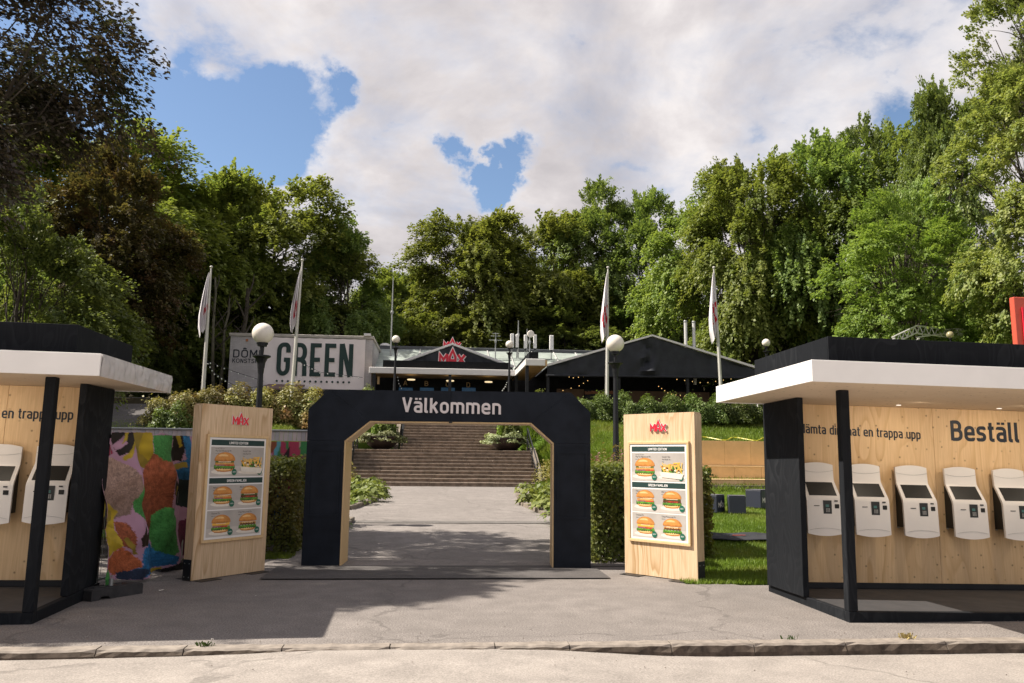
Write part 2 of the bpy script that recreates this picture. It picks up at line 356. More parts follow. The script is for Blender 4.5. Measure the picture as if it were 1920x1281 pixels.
GL = {
 'a': (.475, A_), 'ä': (.475, A_ + [(0, [(.12, .86), (.12, .98)]), (0, [(.34, .86), (.34, .98)])]),
 'd': (.49, [(0, [(.425, 1), (.425, 0)]), (0, [(.425, .675), (.065, .675, .17), (.065, .065, .17), (.425, .065)])]),
 'e': (.49, [(0, [(.425, .17), (.425, .065, .12), (.065, .065, .19), (.065, .675, .19), (.425, .675, .19), (.425, .36), (.065, .36)])]),
 'h': (.49, [(0, [(.065, 1), (.065, 0)]), (0, [(.065, .675), (.425, .675, .18), (.425, 0)])]),
 'i': (.13, [(0, [(.065, .74), (.065, 0)]), (0, [(.065, .87), (.065, 1)])]),
 'k': (.46, [(0, [(.065, 1), (.065, 0)]), (0, [(.10, .33), (.39, .74)]), (0, [(.19, .45), (.42, 0)])]),
 'l': (.2, [(0, [(.065, 1), (.065, .065, .13), (.2, .065)])]),
 'm': (.77, [(0, [(.065, .74), (.065, 0)]), (0, [(.065, .675), (.385, .675, .16), (.385, 0)]), (0, [(.385, .675), (.705, .675, .16), (.705, 0)])]),
 'n': (.49, [(0, [(.065, .74), (.065, 0)]), (0, [(.065, .675), (.425, .675, .18), (.425, 0)])]),
 'o': (.49, [(1, [(.065, .065, .2), (.425, .065, .2), (.425, .675, .2), (.065, .675, .2)])]),
 'p': (.49, [(0, [(.065, .74), (.065, -.25)]), (0, [(.065, .675), (.425, .675, .17), (.425, .065, .17), (.065, .065)])]),
 'r': (.31, [(0, [(.065, .74), (.065, 0)]), (0, [(.065, .675), (.31, .675)])]),
 's': (.44, [(0, [(.375, .58), (.375, .675, .09), (.065, .675, .14), (.065, .38, .14), (.375, .36, .14), (.375, .065, .14), (.055, .065, .09), (.055, .16)])]),
 't': (.31, [(0, [(.13, .95), (.13, .065, .13), (.31, .065)]), (0, [(0, .675), (.30, .675)])]),
 'u': (.49, [(0, [(.065, .74), (.065, .065, .18), (.425, .065)]), (0, [(.425, .74), (.425, 0)])]),
 'V': (.56, [(0, [(.06, 1.0), (.28, .02)]), (0, [(.28, .02), (.50, 1.0)])]),
 'B': (.55, [(0, [(.065, 1), (.065, 0)]), (0, [(.065, .935), (.44, .935, .18), (.44, .53, .16), (.065, .53)]), (0, [(.065, .53), (.485, .53, .18), (.485, .065, .2), (.065, .065)])]),
 'H': (.55, [(0, [(.065, 1), (.065, 0)]), (0, [(.485, 1), (.485, 0)]), (0, [(.065, .51), (.485, .51)])]),
 'G': (.5, [(0, [(.435, .70), (.435, .935, .22), (.065, .935, .22), (.065, .065, .22), (.435, .065, .22), (.435, .48), (.27, .48)])]),
 'R': (.52, [(0, [(.065, 1), (.065, 0)]), (0, [(.065, .935), (.44, .935, .2), (.44, .5, .2), (.065, .5)]), (0, [(.25, .5), (.44, .45, .1), (.455, 0)])]),
 'E': (.43, [(0, [(.065, 1), (.065, 0)]), (0, [(.065, .935), (.43, .935)]), (0, [(.065, .5), (.38, .5)]), (0, [(.065, .065), (.43, .065)])]),
 'F': (.43, [(0, [(.065, 1), (.065, 0)]), (0, [(.065, .935), (.43, .935)]), (0, [(.065, .5), (.38, .5)])]),
 'N': (.52, [(0, [(.065, 0), (.065, 1)]), (0, [(.09, 1), (.43, 0)]), (0, [(.455, 0), (.455, 1)])]),
 'D': (.56, [(0, [(.065, 1), (.065, 0)]), (0, [(.065, .935), (.495, .935, .32), (.495, .065, .32), (.065, .065)])]),
 'O': (.6, [(1, [(.065, .065, .3), (.535, .065, .3), (.535, .935, .3), (.065, .935, .3)])]),
 'Ô': (.6, [(1, [(.065, .065, .3), (.535, .065, .3), (.535, .935, .3), (.065, .935, .3)]), (0, [(.16, 1.08), (.3, 1.2), (.44, 1.08)])]),
 'M': (.66, [(0, [(.065, 0), (.065, 1)]), (0, [(.08, 1), (.33, .3)]), (0, [(.33, .3), (.58, 1)]), (0, [(.595, 1), (.595, 0)])]),
 'K': (.52, [(0, [(.065, 1), (.065, 0)]), (0, [(.1, .42), (.46, 1)]), (0, [(.2, .56), (.48, 0)])]),
 'S': (.5, [(0, [(.43, .80), (.43, .935, .12), (.065, .935, .18), (.065, .53, .18), (.435, .49, .18), (.435, .065, .18), (.06, .065, .12), (.06, .21)])]),
 'T': (.5, [(0, [(0, .935), (.5, .935)]), (0, [(.25, .935), (.25, 0)])]),
 'L': (.42, [(0, [(.065, 1), (.065, .065), (.42, .065)])]),
 'A': (.56, [(0, [(.05, 0), (.28, .98)]), (0, [(.28, .98), (.51, 0)]), (0, [(.13, .28), (.43, .28)])]),
 'C': (.5, [(0, [(.435, .72), (.435, .935, .22), (.065, .935, .22), (.065, .065, .22), (.435, .065, .22), (.435, .28)])]),
 'I': (.13, [(0, [(.065, 1), (.065, 0)])]), 'J': (.42, [(0, [(.355, 1), (.355, .065, .18), (.04, .065, .12), (.04, .2)])]),
 ' ': (.22, []), '-': (.3, [(0, [(0, .42), (.3, .42)])]),
}
def text_width(s, gap=.12): return sum(GL[c][0] + gap for c in s) - gap
def letters(s, h, w, f, mat, parent=None, name='letter', depth=.004, joined=True, wt=.13, gap=.12):
    """letters of cap height h, total width w; f maps local (x, up, out) to 3D"""
    sx = w / text_width(s, gap); x = 0; objs = []; mb = MB()
    for c in s:
        gw, st = GL[c]
        for q, (cl, pts) in enumerate(st):
            z1 = depth + .0004 * q
            # scale x in the outline, keep the stroke weight even
            pp = [(a * sx + x, b * h) for a, b in rpath(pts, bool(cl))]
            stroke(mb, pp, bool(cl), wt * (sx * .5 + h * .5), f, 0, z1)
        x += (gw + gap) * sx
        if not joined and st: objs.append(mb.build(name, mat, parent)); mb = MB()
    if joined: objs.append(mb.build(name, mat, parent))
    return objs
LOGO = [(0, [(.08, .03), (.08, .62), (.29, .30), (.53, .66)]), (0, [(.53, .66), (.53, .03)]), (0, [(.69, .03), (.69, .48), (.87, .90), (1.05, .48), (1.05, .03)]),
        (0, [(.69, .27), (1.05, .27)]), (0, [(1.20, .64), (1.64, .03)]), (0, [(1.64, .62), (1.19, .03)])]
def logo(w, f, face, back, parent, out=.02, back_w=.185, face_w=.115):
    k = w / 1.72; objs = []
    if back:
        mb = MB()
        for q, (cl, p) in enumerate(LOGO):
            stroke(mb, [(a * k, b * k) for a, b in p], False, back_w * k, f, 0, out * .7 + .0003 * q)
        objs.append(mb.build('logo_outline', back, parent))
    mb = MB()
    for q, (cl, p) in enumerate(LOGO):
        stroke(mb, [(a * k, b * k) for a, b in p], False, face_w * k, f, out * .72, out + .0003 * q)
    objs.append(mb.build('logo_face', face, parent)); return objs
def small_text(s, h, f_mat, mat, parent, name='lettering', sx=.8, align='LEFT', bold=0):
    c = bpy.data.curves.new(name, 'FONT'); c.body = s; c.size = h / .72; c.align_x = align; c.offset = bold; c.resolution_u = 2
    tmp = bpy.data.objects.new(name, c); COL.objects.link(tmp)
    dg = bpy.context.evaluated_depsgraph_get(); me = bpy.data.meshes.new_from_object(tmp.evaluated_get(dg))
    bpy.data.objects.remove(tmp); me.name = name
    me.transform(f_mat @ Matrix.Diagonal((sx, 1, 1, 1))); me.materials.clear(); me.materials.append(mat)
    o = bpy.data.objects.new(name, me); COL.objects.link(o); o.parent = parent; return o

# ================================================================== materials
M = MATS
M['asphalt'] = asphalt('pavement asphalt', (.212, .19, .178))
M['asphalt_path'] = asphalt('path asphalt', (.235, .212, .20))
M['asphalt_dark'] = asphalt('newer and shade-dark asphalt', (.105, .097, .095))
M['road'] = asphalt('road asphalt', (.315, .283, .258), 1.0, .4)
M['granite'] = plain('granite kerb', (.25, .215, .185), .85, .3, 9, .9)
M['granite_face'] = plain('granite kerb face with painted shade', (.085, .065, .05), .9, .5, 12, 1.0)  # colour darkened to paint in the shade on the kerb's front
M['stone'] = plain('weathered stair stone', (.225, .175, .138), .9, .4, 5, .9)
M['stone_side'] = plain('side wall stone', (.19, .16, .13), .9, .3, 6, .6)
M['black_wood'] = plywood('black stained plywood', (.0085, .0098, .0125), (.024, .026, .030), 16, (1.2, 1.2, .5), .9, False, .75, .12)
M['black'] = plain('black painted steel', (.007, .008, .011), .5, .2, 3, .05)
M['navy'] = plain('dark navy cladding', (.008, .0115, .019), .62, .3, 3, .2, spec=.2)
M['navy_txt'] = plain('dark navy vinyl', (.012, .018, .03), .5, .05)
M['deck'] = plain('dark grey deck floor', (.042, .041, .044), .7, .15, 3, .2)
M['ply'] = plywood('pine plywood wall', (.76, .54, .31), (.56, .35, .16), 14, (1.1, 1.1, .22), .95)
M['ply_soffit'] = plywood('plywood soffit', (.72, .58, .43), (.60, .45, .30), 14, (.3, 1.4, 1), .5, (1, 1, 0))
M['ply_sign'] = plywood('clear pine plywood', (.73, .55, .365), (.44, .27, .125), 11, (1.7, 1.7, .30), 1.25, False, .45)
M['ply_far'] = plain('bench plywood', (.62, .42, .21), .6, .12, 2.5, .1)
M['timber'] = plywood('pine boards', (.70, .50, .27), (.55, .35, .17), 5, (5, 5, .3), .6, False)
M['white'] = plain('white laminate', (.80, .78, .765), .36, .045, 2, .02, spec=.5)
M['white_gloss'] = plain('crumpled white film', (.74, .71, .71), .12, .03, 2, .0, spec=.6)
M['shell'] = plain('white kiosk shell', (.76, .73, .70), .42, .03, 3, .04)
M['screen'] = plain('dark screen glass', (.018, .018, .017), .4, .2, 2, 0, spec=.25)
M['dark_plastic'] = plain('black plastic', (.012, .014, .015), .35, .2, 5, .05)
M['teal'] = plain('teal pin pad display', (.05, .17, .16), .3, .1)
M['grey_key'] = plain('grey keys', (.35, .35, .34), .5, .1)
M['red'] = plain('red acrylic', (.74, .022, .05), .35, .06, 3, .02)
M['white_txt'] = plain('white acrylic', (.72, .66, .66), .5, .04, 4, .02)
M['green_txt'] = plain('dark green print', (.014, .042, .038), .55, .08)
M['paper'] = plain('white poster paper', (.78, .76, .74), .5, .03)
M['photo_grey'] = plain('warm grey print', (.42, .385, .355), .5, .14, 3.5, 0)
M['photo_light'] = plain('light grey print', (.52, .475, .435), .5, .08, 3.5, 0)
M['banner'] = plain('off white banner cloth', (.86, .79, .79), .8, .05, 1.0, .1)
M['globe'] = plain('opal lamp globe', (.80, .74, .66), .3, .05, 3, 0, spec=.5)
M['steel'] = plain('galvanised steel', (.36, .37, .37), .45, .15, 8, .05, metal=.6)
M['alu'] = plain('aluminium truss', (.68, .67, .65), .4, .08, 4, .02, metal=.3)
M['rubber'] = plain('recycled rubber', (.035, .034, .036), .85, .3, 8, .5)
M['tent'] = plain('black tent canvas', (.020, .023, .030), .62, .2, 2, .1)
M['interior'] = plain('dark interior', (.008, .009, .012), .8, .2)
M['brown_panel'] = plain('brown partition', (.15, .09, .055), .7, .2, 2)
M['copper'] = plain('copper strip', (.42, .17, .08), .5, .5, 30, .3)
M['roof_metal'] = plain('grey roof flashing', (.085, .09, .10), .5, .15, 2, .1)
M['glass_roof'] = plain('pale greenhouse glass', (.40, .45, .42), .2, .25, 1.3, .02, spec=.8)
M['bulb'] = plain('warm bulb', (.9, .6, .25), .3, 0, emit=(1, .62, .22), estr=.7)
M['bulb_off'] = plain('clear bulb', (.75, .78, .74), .15, .05, spec=.9)
M['lamp_oval'] = plain('lit oval lamp', (.9, .7, .4), .3, 0, emit=(1, .78, .45), estr=.55)
M['blue_screen'] = plain('blue menu screen', (.03, .10, .22), .3, .2, 3, 0, emit=(.02, .08, .16), estr=.12)
M['flag'] = plain('white flag cloth', (.74, .70, .74), .8, .04)
M['flag_red'] = plain('red flag print', (.62, .02, .05), .8, .05)
M['pole'] = plain('off white flagpole', (.55, .53, .50), .4, .08)
M['soil'] = plain('dark soil', (.035, .025, .018), .95, .4, 5, .8)
M['bark'] = plain('tree bark', (.055, .045, .035), .9, .35, 4, .9)
M['bark_light'] = plain('grey green bark', (.13, .12, .085), .9, .3, 4, .7)
M['cube'] = plain('navy vinyl cube', (.028, .032, .05), .45, .12, 3, .15)
M['cube_top'] = plain('slate vinyl', (.10, .10, .12), .5, .12, 3, .15)
M['rope'] = plain('hemp rope', (.35, .24, .15), .9, .2, 20, .3)
M['yellow'] = plain('yellow hose', (.55, .48, .04), .4, .1)
M['fabric_black'] = plain('black ground cloth', (.022, .023, .028), .9, .3, 3, .5)
M['brick_white'] = None
M['litter'] = plain('paper scrap', (.7, .66, .6), .8, .1)
M['leaf_dry'] = plain('dry leaf', (.35, .22, .07), .8, .3)
M['red_panel'] = plain('red orange board', (.55, .085, .05), .5, .06)
M['bowl'] = plain('dark iron planter', (.03, .018, .015), .5, .2)
def brick_mat():
    m, nt = newmat('white painted brick'); v = coords(nt)
    mp = nt.nodes.new('ShaderNodeMapping'); L(nt, v, mp.inputs[0]); mp.inputs['Rotation'].default_value = (R(90), 0, 0)
    b = N(nt, 'ShaderNodeTexBrick', Scale=4.0); L(nt, mp.outputs[0], b.inputs['Vector'])
    b.inputs['Mortar Size'].default_value = .035; b.inputs['Brick Width'].default_value = 1.0; b.inputs['Row Height'].default_value = .3
    b.inputs['Color1'].default_value = (.56, .54, .55, 1); b.inputs['Color2'].default_value = (.50, .48, .49, 1); b.inputs['Mortar'].default_value = (.44, .42, .43, 1)
    n = noise(nt, v, 1.2, 8, .65)
    c = mixc(nt, ramp(nt, n, [(.4, 0), (.7, .5)]).outputs[0], b.outputs[0], (.27, .25, .26))
    finish(nt, c, .85, b.outputs['Fac'], .4, .01); return m
M['brick_white'] = brick_mat()
def ground_mat():
    m, nt = newmat('ground earth and grass'); v = coords(nt)
    n1 = noise(nt, v, .5, 8, .65); n2 = noise(nt, v, 14, 5, .65); n3 = noise(nt, v, 2.5, 6, .6)
    g = mixc(nt, n3, (.045, .095, .012), (.12, .175, .03)); e = mixc(nt, n3, (.018, .018, .009), (.055, .042, .024))
    at = N(nt, 'ShaderNodeAttribute', attribute_name='grass')
    k = math_(nt, 'ADD', at.outputs['Fac'], math_(nt, 'MULTIPLY', math_(nt, 'SUBTRACT', n1, .5), .5), True)
    c = mixc(nt, ramp(nt, k, [(.4, 0), (.6, 1)]).outputs[0], e, g)
    finish(nt, c, .95, n2, .8, .03, 0, .1); return m
M['ground'] = ground_mat()
# leaves
M['beech'] = foliage('beech leaves', (.13, .19, .045), (.32, .36, .09), None, .5)
M['beech_dark'] = foliage('dark beech leaves', (.105, .16, .05), (.26, .31, .085), None, .5)
M['copper_leaf'] = foliage('copper beech leaves', (.028, .026, .024), (.085, .060, .050), (.06, .085, .03), .35)
M['copper_leaf2'] = foliage('bronze beech leaves', (.06, .06, .026), (.20, .18, .06), (.17, .09, .04), .45)
M['maple'] = foliage('maple leaves', (.17, .30, .06), (.34, .47, .11), None, .5)
M['lime_leaf'] = foliage('linden leaves', (.12, .18, .045), (.40, .43, .14), (.32, .34, .11), .48)
M['hedge'] = foliage('hornbeam hedge leaves', (.06, .09, .018), (.22, .25, .06), (.26, .19, .05), .38)
M['shrub_green'] = foliage('shrub leaves', (.05, .09, .018), (.18, .23, .06), None, .35)
M['shrub_brown'] = foliage('barberry leaves', (.12, .13, .035), (.34, .30, .10), (.44, .22, .12), .3)
M['hosta'] = foliage('hosta leaves', (.09, .14, .03), (.32, .38, .10), None, .35)
M['perennial'] = foliage('perennial leaves', (.10, .10, .03), (.28, .22, .07), (.35, .14, .11), .3)
M['conifer'] = foliage('dwarf cypress', (.15, .26, .02), (.36, .50, .06), None, .4)
M['silver_leaf'] = foliage('pale trailing leaves', (.12, .15, .06), (.36, .38, .20), None, .3)
M['grass'] = foliage('grass blades', (.09, .15, .015), (.22, .30, .045), (.24, .25, .06), .4)
M['pink'] = foliage('pink flowers', (.35, .12, .16), (.55, .28, .32), None, .3)

# ================================================================== terrain
PY = [-500, 10.8, 19, 23, 27, 33, 37, 62, 75, 100, 160, 500]
PZ = [0, 0, .37, .70, 1.6, 2.9, 4.1, 4.17, 8.0, 14.5, 24, 26]
QY = [-500, 12.3, 31, 31.3, 42.0, 42.3, 62, 75, 100, 160, 500]
QZ = [0, 0, .53, .25, 3.6, 4.17, 4.17, 8.0, 14.5, 24, 26]
def sstep(t): t = np.clip(t, 0, 1); return t * t * (3 - 2 * t)
def Hn(x, y):
    x = np.asarray(x, float); y = np.asarray(y, float)
    p = np.interp(y, PY, PZ); q = np.interp(y, QY, QZ)
    xl = np.interp(y, [11, 20, 31, 36, 36.4, 42], [-2.1, -2.1, -3.45, -3.45, -1.8, -1.8]); xr = np.interp(y, [11, 20, 31, 36, 36.4, 42], [3.0, 2.8, 4.05, 4.05, 3.05, 3.05])
    d = np.maximum(xl - x, x - xr); w = sstep(d / 2.4)
    z = q + (p - q) * w
    side = .24 * np.maximum(0, -x - 17) + .22 * np.maximum(0, x - 26)
    z = z + np.minimum(side, 9) * sstep((y - 24) / 24)
    return z
def H(x, y): return float(Hn(x, y))
def kerb_y(x): return 7.16 - .002 * x
xs = np.concatenate([np.linspace(-400, -46, 14), np.arange(-42, -7, .75), np.arange(-7, 8.5, .3), np.arange(8.75, 46, .75), np.linspace(50, 400, 14)])
ys = np.concatenate([np.linspace(-300, -10, 8), np.linspace(-8, 8, 9), np.arange(8.6, 45, .4), np.arange(46, 120, 2), np.linspace(130, 600, 14)])
X, Y = np.meshgrid(xs, ys); Z = Hn(X, Y)
Z += (Y > 40) * .35 * np.sin(X * .35 + 1) * np.cos(Y * .27)
Z -= (Y < 12.4) * (X < 3.1) * .16 + (Y < 10.4) * (X >= 3.1) * .16; Z -= (Y < 7) * .1
Z -= ((X > -3.2) & (X < 4.3) & (Y > 10) & (Y < 31.2)) * .10
nx = len(xs)
me = bpy.data.meshes.new('ground')
idx = np.arange(len(ys) * nx).reshape(len(ys), nx)
F = np.stack([idx[:-1, :-1], idx[:-1, 1:], idx[1:, 1:], idx[1:, :-1]], -1).reshape(-1, 4)
me.from_pydata(np.stack([X, Y, Z], -1).reshape(-1, 3).tolist(), [], F.tolist())
a = me.attributes.new('grass', 'FLOAT', 'POINT')
gr = np.where((Y < 38.5), .9, .0); gr = np.where((X < -9.5) & (Y > 30), .25, gr); gr = np.where((Y < 15) & (X < -2), .1, gr)
a.data.foreach_set('value', gr.reshape(-1).astype(np.float32)); me.materials.append(M['ground'])
me.polygons.foreach_set('use_smooth', [True] * len(me.polygons))
g_ob = bpy.data.objects.new('ground', me); COL.objects.link(g_ob); struct(g_ob)

def sheet(name, ylist, xl, xr, nx, off, mat):
    vs = []; fs = []
    for j, y in enumerate(ylist):
        a_, b_ = xl(y), xr(y)
        for i in range(nx + 1):
            x = a_ + (b_ - a_) * i / nx; yy = y
            vs.append((x, yy, H(x, yy) + off))
    for j in range(len(ylist) - 1):
        for i in range(nx): k = j * (nx + 1) + i; fs.append((k, k + 1, k + nx + 2, k + nx + 1))
    return struct(MB().add(vs, fs).build(name, mat, smooth=True))
# road: lies a little below the pavement, flush with it at the dropped kerb
def road_z(x): return float(np.interp(x, [-60, -3.2, -1.8, -.9, .9, 2.2, 60], [-.07, -.065, -.045, -.012, -.022, -.10, -.115]))
vs = []; fs = []; rx = list(np.linspace(-150, -8, 12)) + list(np.arange(-7, 8, .5)) + list(np.linspace(9, 150, 12)); ry = [-60, -20, -5, 2, 5, 6, 0]
for x in rx:
    for j, y in enumerate(ry):
        yy = kerb_y(x) + .02 if j == 6 else min(y, kerb_y(x) - .2 + .01 * j); k = min(1, max(0, (yy - 4) / 2.4))
        vs.append((x, yy, road_z(x) * k + -.09 * (1 - k)))
for i in range(len(rx) - 1):
    for j in range(6): k = i * 7 + j; fs.append((k, k + 7, k + 8, k + 1))
struct(MB().add(vs, fs).build('road', M['road'], smooth=True))
struct(MB().add([(-70, -60, -.05), (70, -60, -.05), (70, 3.2, -.05), (-70, 3.2, -.05)], [(0, 1, 2, 3)]).build('unseen_square', asphalt('pale bounce paving added to the square', (.52, .47, .42)), None))  # unseen ground behind the camera, added pale to bounce light onto the fronts
# pavement behind the kerb
vs = []; fs = []; px_ = list(np.linspace(-60, -7, 10)) + list(np.arange(-6, 9, .5)) + list(np.linspace(10, 60, 10))
for x in px_:
    yb = 14.5 if x < -2.0 else (12.32 if x < 3.0 else float(np.interp(x, [3.0, 3.6, 3.9, 60], [12.3, 10.9, 10.45, 10.9])))
    for j in range(9):
        y0 = kerb_y(x) + .15; yy = y0 + (yb - y0) * j / 8
        vs.append((x, yy, .0 + (H(x, yy) if x < -2 else 0)))
for i in range(len(px_) - 1):
    for j in range(8): k = i * 9 + j; fs.append((k, k + 9, k + 10, k + 1))
struct(MB().add(vs, fs).build('pavement', M['asphalt'], smooth=True))
# kerb stones, one by one
kerb = thing('kerb', 'worn granite kerb along the edge of the pavement', 'kerb'); del kerb['category']; kerb['kind'] = 'structure'
kx = [-12, -10.9, -9.8, -8.7, -7.6, -6.5, -5.5, -4.55, -3.75, -2.75, -2.05, -1.25, -.35, .55, 1.2, 2.1, 2.85, 3.7, 4.65, 5.7, 6.7, 7.8, 8.9, 10, 11.1, 12.2]
for i in range(len(kx) - 1):
    x0, x1 = kx[i] + .004, kx[i + 1] - .006; n = 9; mb = MB(); vs = []; fs = []
    rr = random.Random(i)
    for k in range(n + 1):
        x = x0 + (x1 - x0) * k / n; y = kerb_y(x); zr = road_z(x) - .05; top = .006 + rr.uniform(-.004, .004)
        j1, j2, j3 = [rr.uniform(-.006, .006) for _ in range(3)]; e = .012 if k in (0, n) else 0
        vs += [(x, y + .0 + j1, zr), (x, y - .004 + j2, zr + (top - zr) * .55), (x, y + .006 + j1 + e, top - .018 - e), (x, y + .022 + abs(j3), top - .002), (x, y + .155 + j3 * .5, top), (x, y + .155, zr)]
    for k in range(n):
        for q in range(5): a_ = k * 6 + q; fs.append((a_, a_ + 1, a_ + 7, a_ + 6))
    fs += [tuple(range(6)), tuple(n * 6 + q for q in range(5, -1, -1))]
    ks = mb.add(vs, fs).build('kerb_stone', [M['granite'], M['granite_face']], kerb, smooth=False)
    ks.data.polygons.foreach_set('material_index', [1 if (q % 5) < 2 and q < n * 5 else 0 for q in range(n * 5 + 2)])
# path under the gate up to the stairs
pxl = lambda y: float(np.interp(y, [10.9, 12.5, 15, 18.5, 18.6, 21, 21.1, 24, 31.4], [-2.9, -2.5, -2.0, -2.0, -2.3, -2.6, -2.0, -2.2, -3.5]))
pxr = lambda y: float(np.interp(y, [10.9, 12.5, 20, 27, 31.4], [3.4, 3.2, 2.9, 3.1, 4.1]))
sheet('path', list(np.linspace(12.28, 31.35, 34)), pxl, pxr, 8, .012, M['asphalt_path'])
sheet('asphalt_strip', [11.02, 11.6, 12.3], lambda y: -2.25, lambda y: 2.4, 6, .018, M['asphalt_dark'])
sheet('patched_asphalt', [18.05, 18.25, 18.5], lambda y: -1.98, lambda y: 2.9, 6, .024, asphalt('seam asphalt', (.16, .148, .14)))
# winding path up the wooded bank
pc = [(-10.2, 29.5), (-11.2, 32), (-12.6, 35), (-14.6, 38), (-16.4, 41), (-17.2, 44.5), (-16.4, 49), (-17.5, 56)]
vs = []; fs = []
for i, (x, y) in enumerate(pc):
    for s in (-1.35, -.5, .5, 1.35): vs.append((x + s, y, H(x + s, y) + .09))
for i in range(len(pc) - 1):
    for q in range(3): k = i * 4 + q; fs.append((k, k + 1, k + 5, k + 4))
struct(MB().add(vs, fs).build('hill_path', M['asphalt_dark'], smooth=True))  # dark asphalt stands in for the tree shade on this path

# ================================================================== stone stairs
st = thing('stone_stairs', 'wide worn stone staircase climbing from the path to the terrace, seen through the gate', 'stairs', (0, 0, 0))
RISE, TREAD = .14, .36
z = H(0, 31) + .01; y = 31.0
def step(x0, x1, y, z, n, sd):
    rr = random.Random(sd); cuts = [x0 + (x1 - x0) * k / n + (rr.uniform(-.45, .45) if 0 < k < n else 0) for k in range(n + 1)]
    for k in range(n):
        dz = rr.uniform(-.006, .006); dy = rr.uniform(-.012, .012)
        mb = MB(); a_, b_ = cuts[k] + .006, cuts[k + 1] - .006
        mb.box(a_, b_, y + .035 + dy, y + TREAD + .12, z - .05, z + RISE - .055)       # riser block
        mb.box(a_, b_, y + dy, y + TREAD + .12, z + RISE - .053, z + RISE + dz, .008)  # tread with a nosing
        mb.build('step_stone', M['stone'], st)
for i in range(10):
    step(-3.42, 4.02, y, z, 5, i); y += TREAD; z += RISE
LAND_Z = z; LAND_Y = y
MB().box(-3.42, 4.02, y, y + 1.8, z - .4, z - .001).build('landing', M['stone'], st); y += 1.65
for i in range(16):
    step(-1.62, 2.95, y, z, 4, 50 + i); y += TREAD; z += RISE
STAIR_TOP = (y, z)
for sx, x0 in ((-1, -3.75), (1, 4.06)):
    MB().prism([(31.0, .3), (31.0, .72), (34.7, 2.08), (36.3, 2.12), (36.3, 1.0)], x0 + (.1 if sx < 0 else 0), x0 + (.3 if sx < 0 else .2), 'x').build('side_wall', M['stone_side'], st)
for x0 in (-1.92, 3.0):
    MB().prism([(36.2, 1.6), (36.2, 2.15), (42.0, 4.35), (42.6, 4.35), (42.6, 3.6)], x0 + .04, x0 + .22, 'x').build('side_wall', M['stone_side'], st)
def railing(name_lbl, xb, y0, z0, y1, z1):
    r = thing('stair_railing', name_lbl, 'railing', (xb, y0, z0), 0, 'railings of the stone stairs')
    dy, dz = y1 - y0, z1 - z0
    MB().tube([(0, 0, .0), (0, 0, .95)], .03).build('railing_post', M['black'], r)
    MB().tube([(0, dy, dz), (0, dy, dz + .95)], .03).build('railing_post', M['black'], r)
    MB().tube([(0, dy / 2, dz / 2), (0, dy / 2, dz / 2 + .95)], .025).build('railing_post', M['black'], r)
    MB().tube([(0, -.25, .88), (0, 0, .95), (0, dy, dz + .95), (0, dy + .2, dz + .95)], .028).build('handrail', M['black'], r)
    MB().tube([(0, 0, .5), (0, dy, dz + .5)], .02).build('middle_rail', M['black'], r)
railing('black railing beside the lower flight at its left, next to the hosta bed', -3.3, 31.1, .55, 34.5, 1.95)
railing('black railing beside the lower flight at its right, by the grass bank', 3.92, 31.1, .55, 34.5, 1.95)
railing('dark railing of the upper flight beside the left planter bowl', -1.52, 36.5, 1.95, 41.9, 4.1)
railing('dark railing of the upper flight beside the right planter bowl', 2.86, 36.5, 1.95, 41.9, 4.1)

# ================================================================== leaf cards
def leafcards(name, P, Nn, A, size, tone, mat, parent=None, ratio=.36, shape='rhomb'):
    P = np.asarray(P); n = len(P); Nn = Nn / np.linalg.norm(Nn, axis=1, keepdims=True)
    A = A - Nn * np.sum(A * Nn, 1, keepdims=True); A /= np.maximum(1e-6, np.linalg.norm(A, axis=1, keepdims=True))
    S = np.cross(Nn, A); s = size[:, None]
    V = np.empty((n, 4, 3)); V[:, 0] = P - A * s * .5; V[:, 1] = P + S * s * ratio - A * s * .06 + Nn * s * .07; V[:, 2] = P + A * s * .5; V[:, 3] = P - S * s * ratio - A * s * .06 + Nn * s * .07
    me = bpy.data.meshes.new(name); me.vertices.add(n * 4); me.vertices.foreach_set('co', V.reshape(-1).astype(np.float32))
    me.loops.add(n * 4); me.loops.foreach_set('vertex_index', np.arange(n * 4, dtype=np.int32))
    me.polygons.add(n); me.polygons.foreach_set('loop_start', np.arange(0, n * 4, 4, dtype=np.int32)); me.polygons.foreach_set('loop_total', np.full(n, 4, np.int32))
    at = me.attributes.new('tone', 'FLOAT', 'POINT'); at.data.foreach_set('value', np.repeat(np.clip(tone, 0, 1), 4).astype(np.float32))
    me.materials.append(mat); me.update(calc_edges=True)
    o = bpy.data.objects.new(name, me); COL.objects.link(o)
    if parent: o.parent = parent
    return o
def unit(n, rng): v = rng.normal(size=(n, 3)); return v / np.linalg.norm(v, axis=1, keepdims=True)
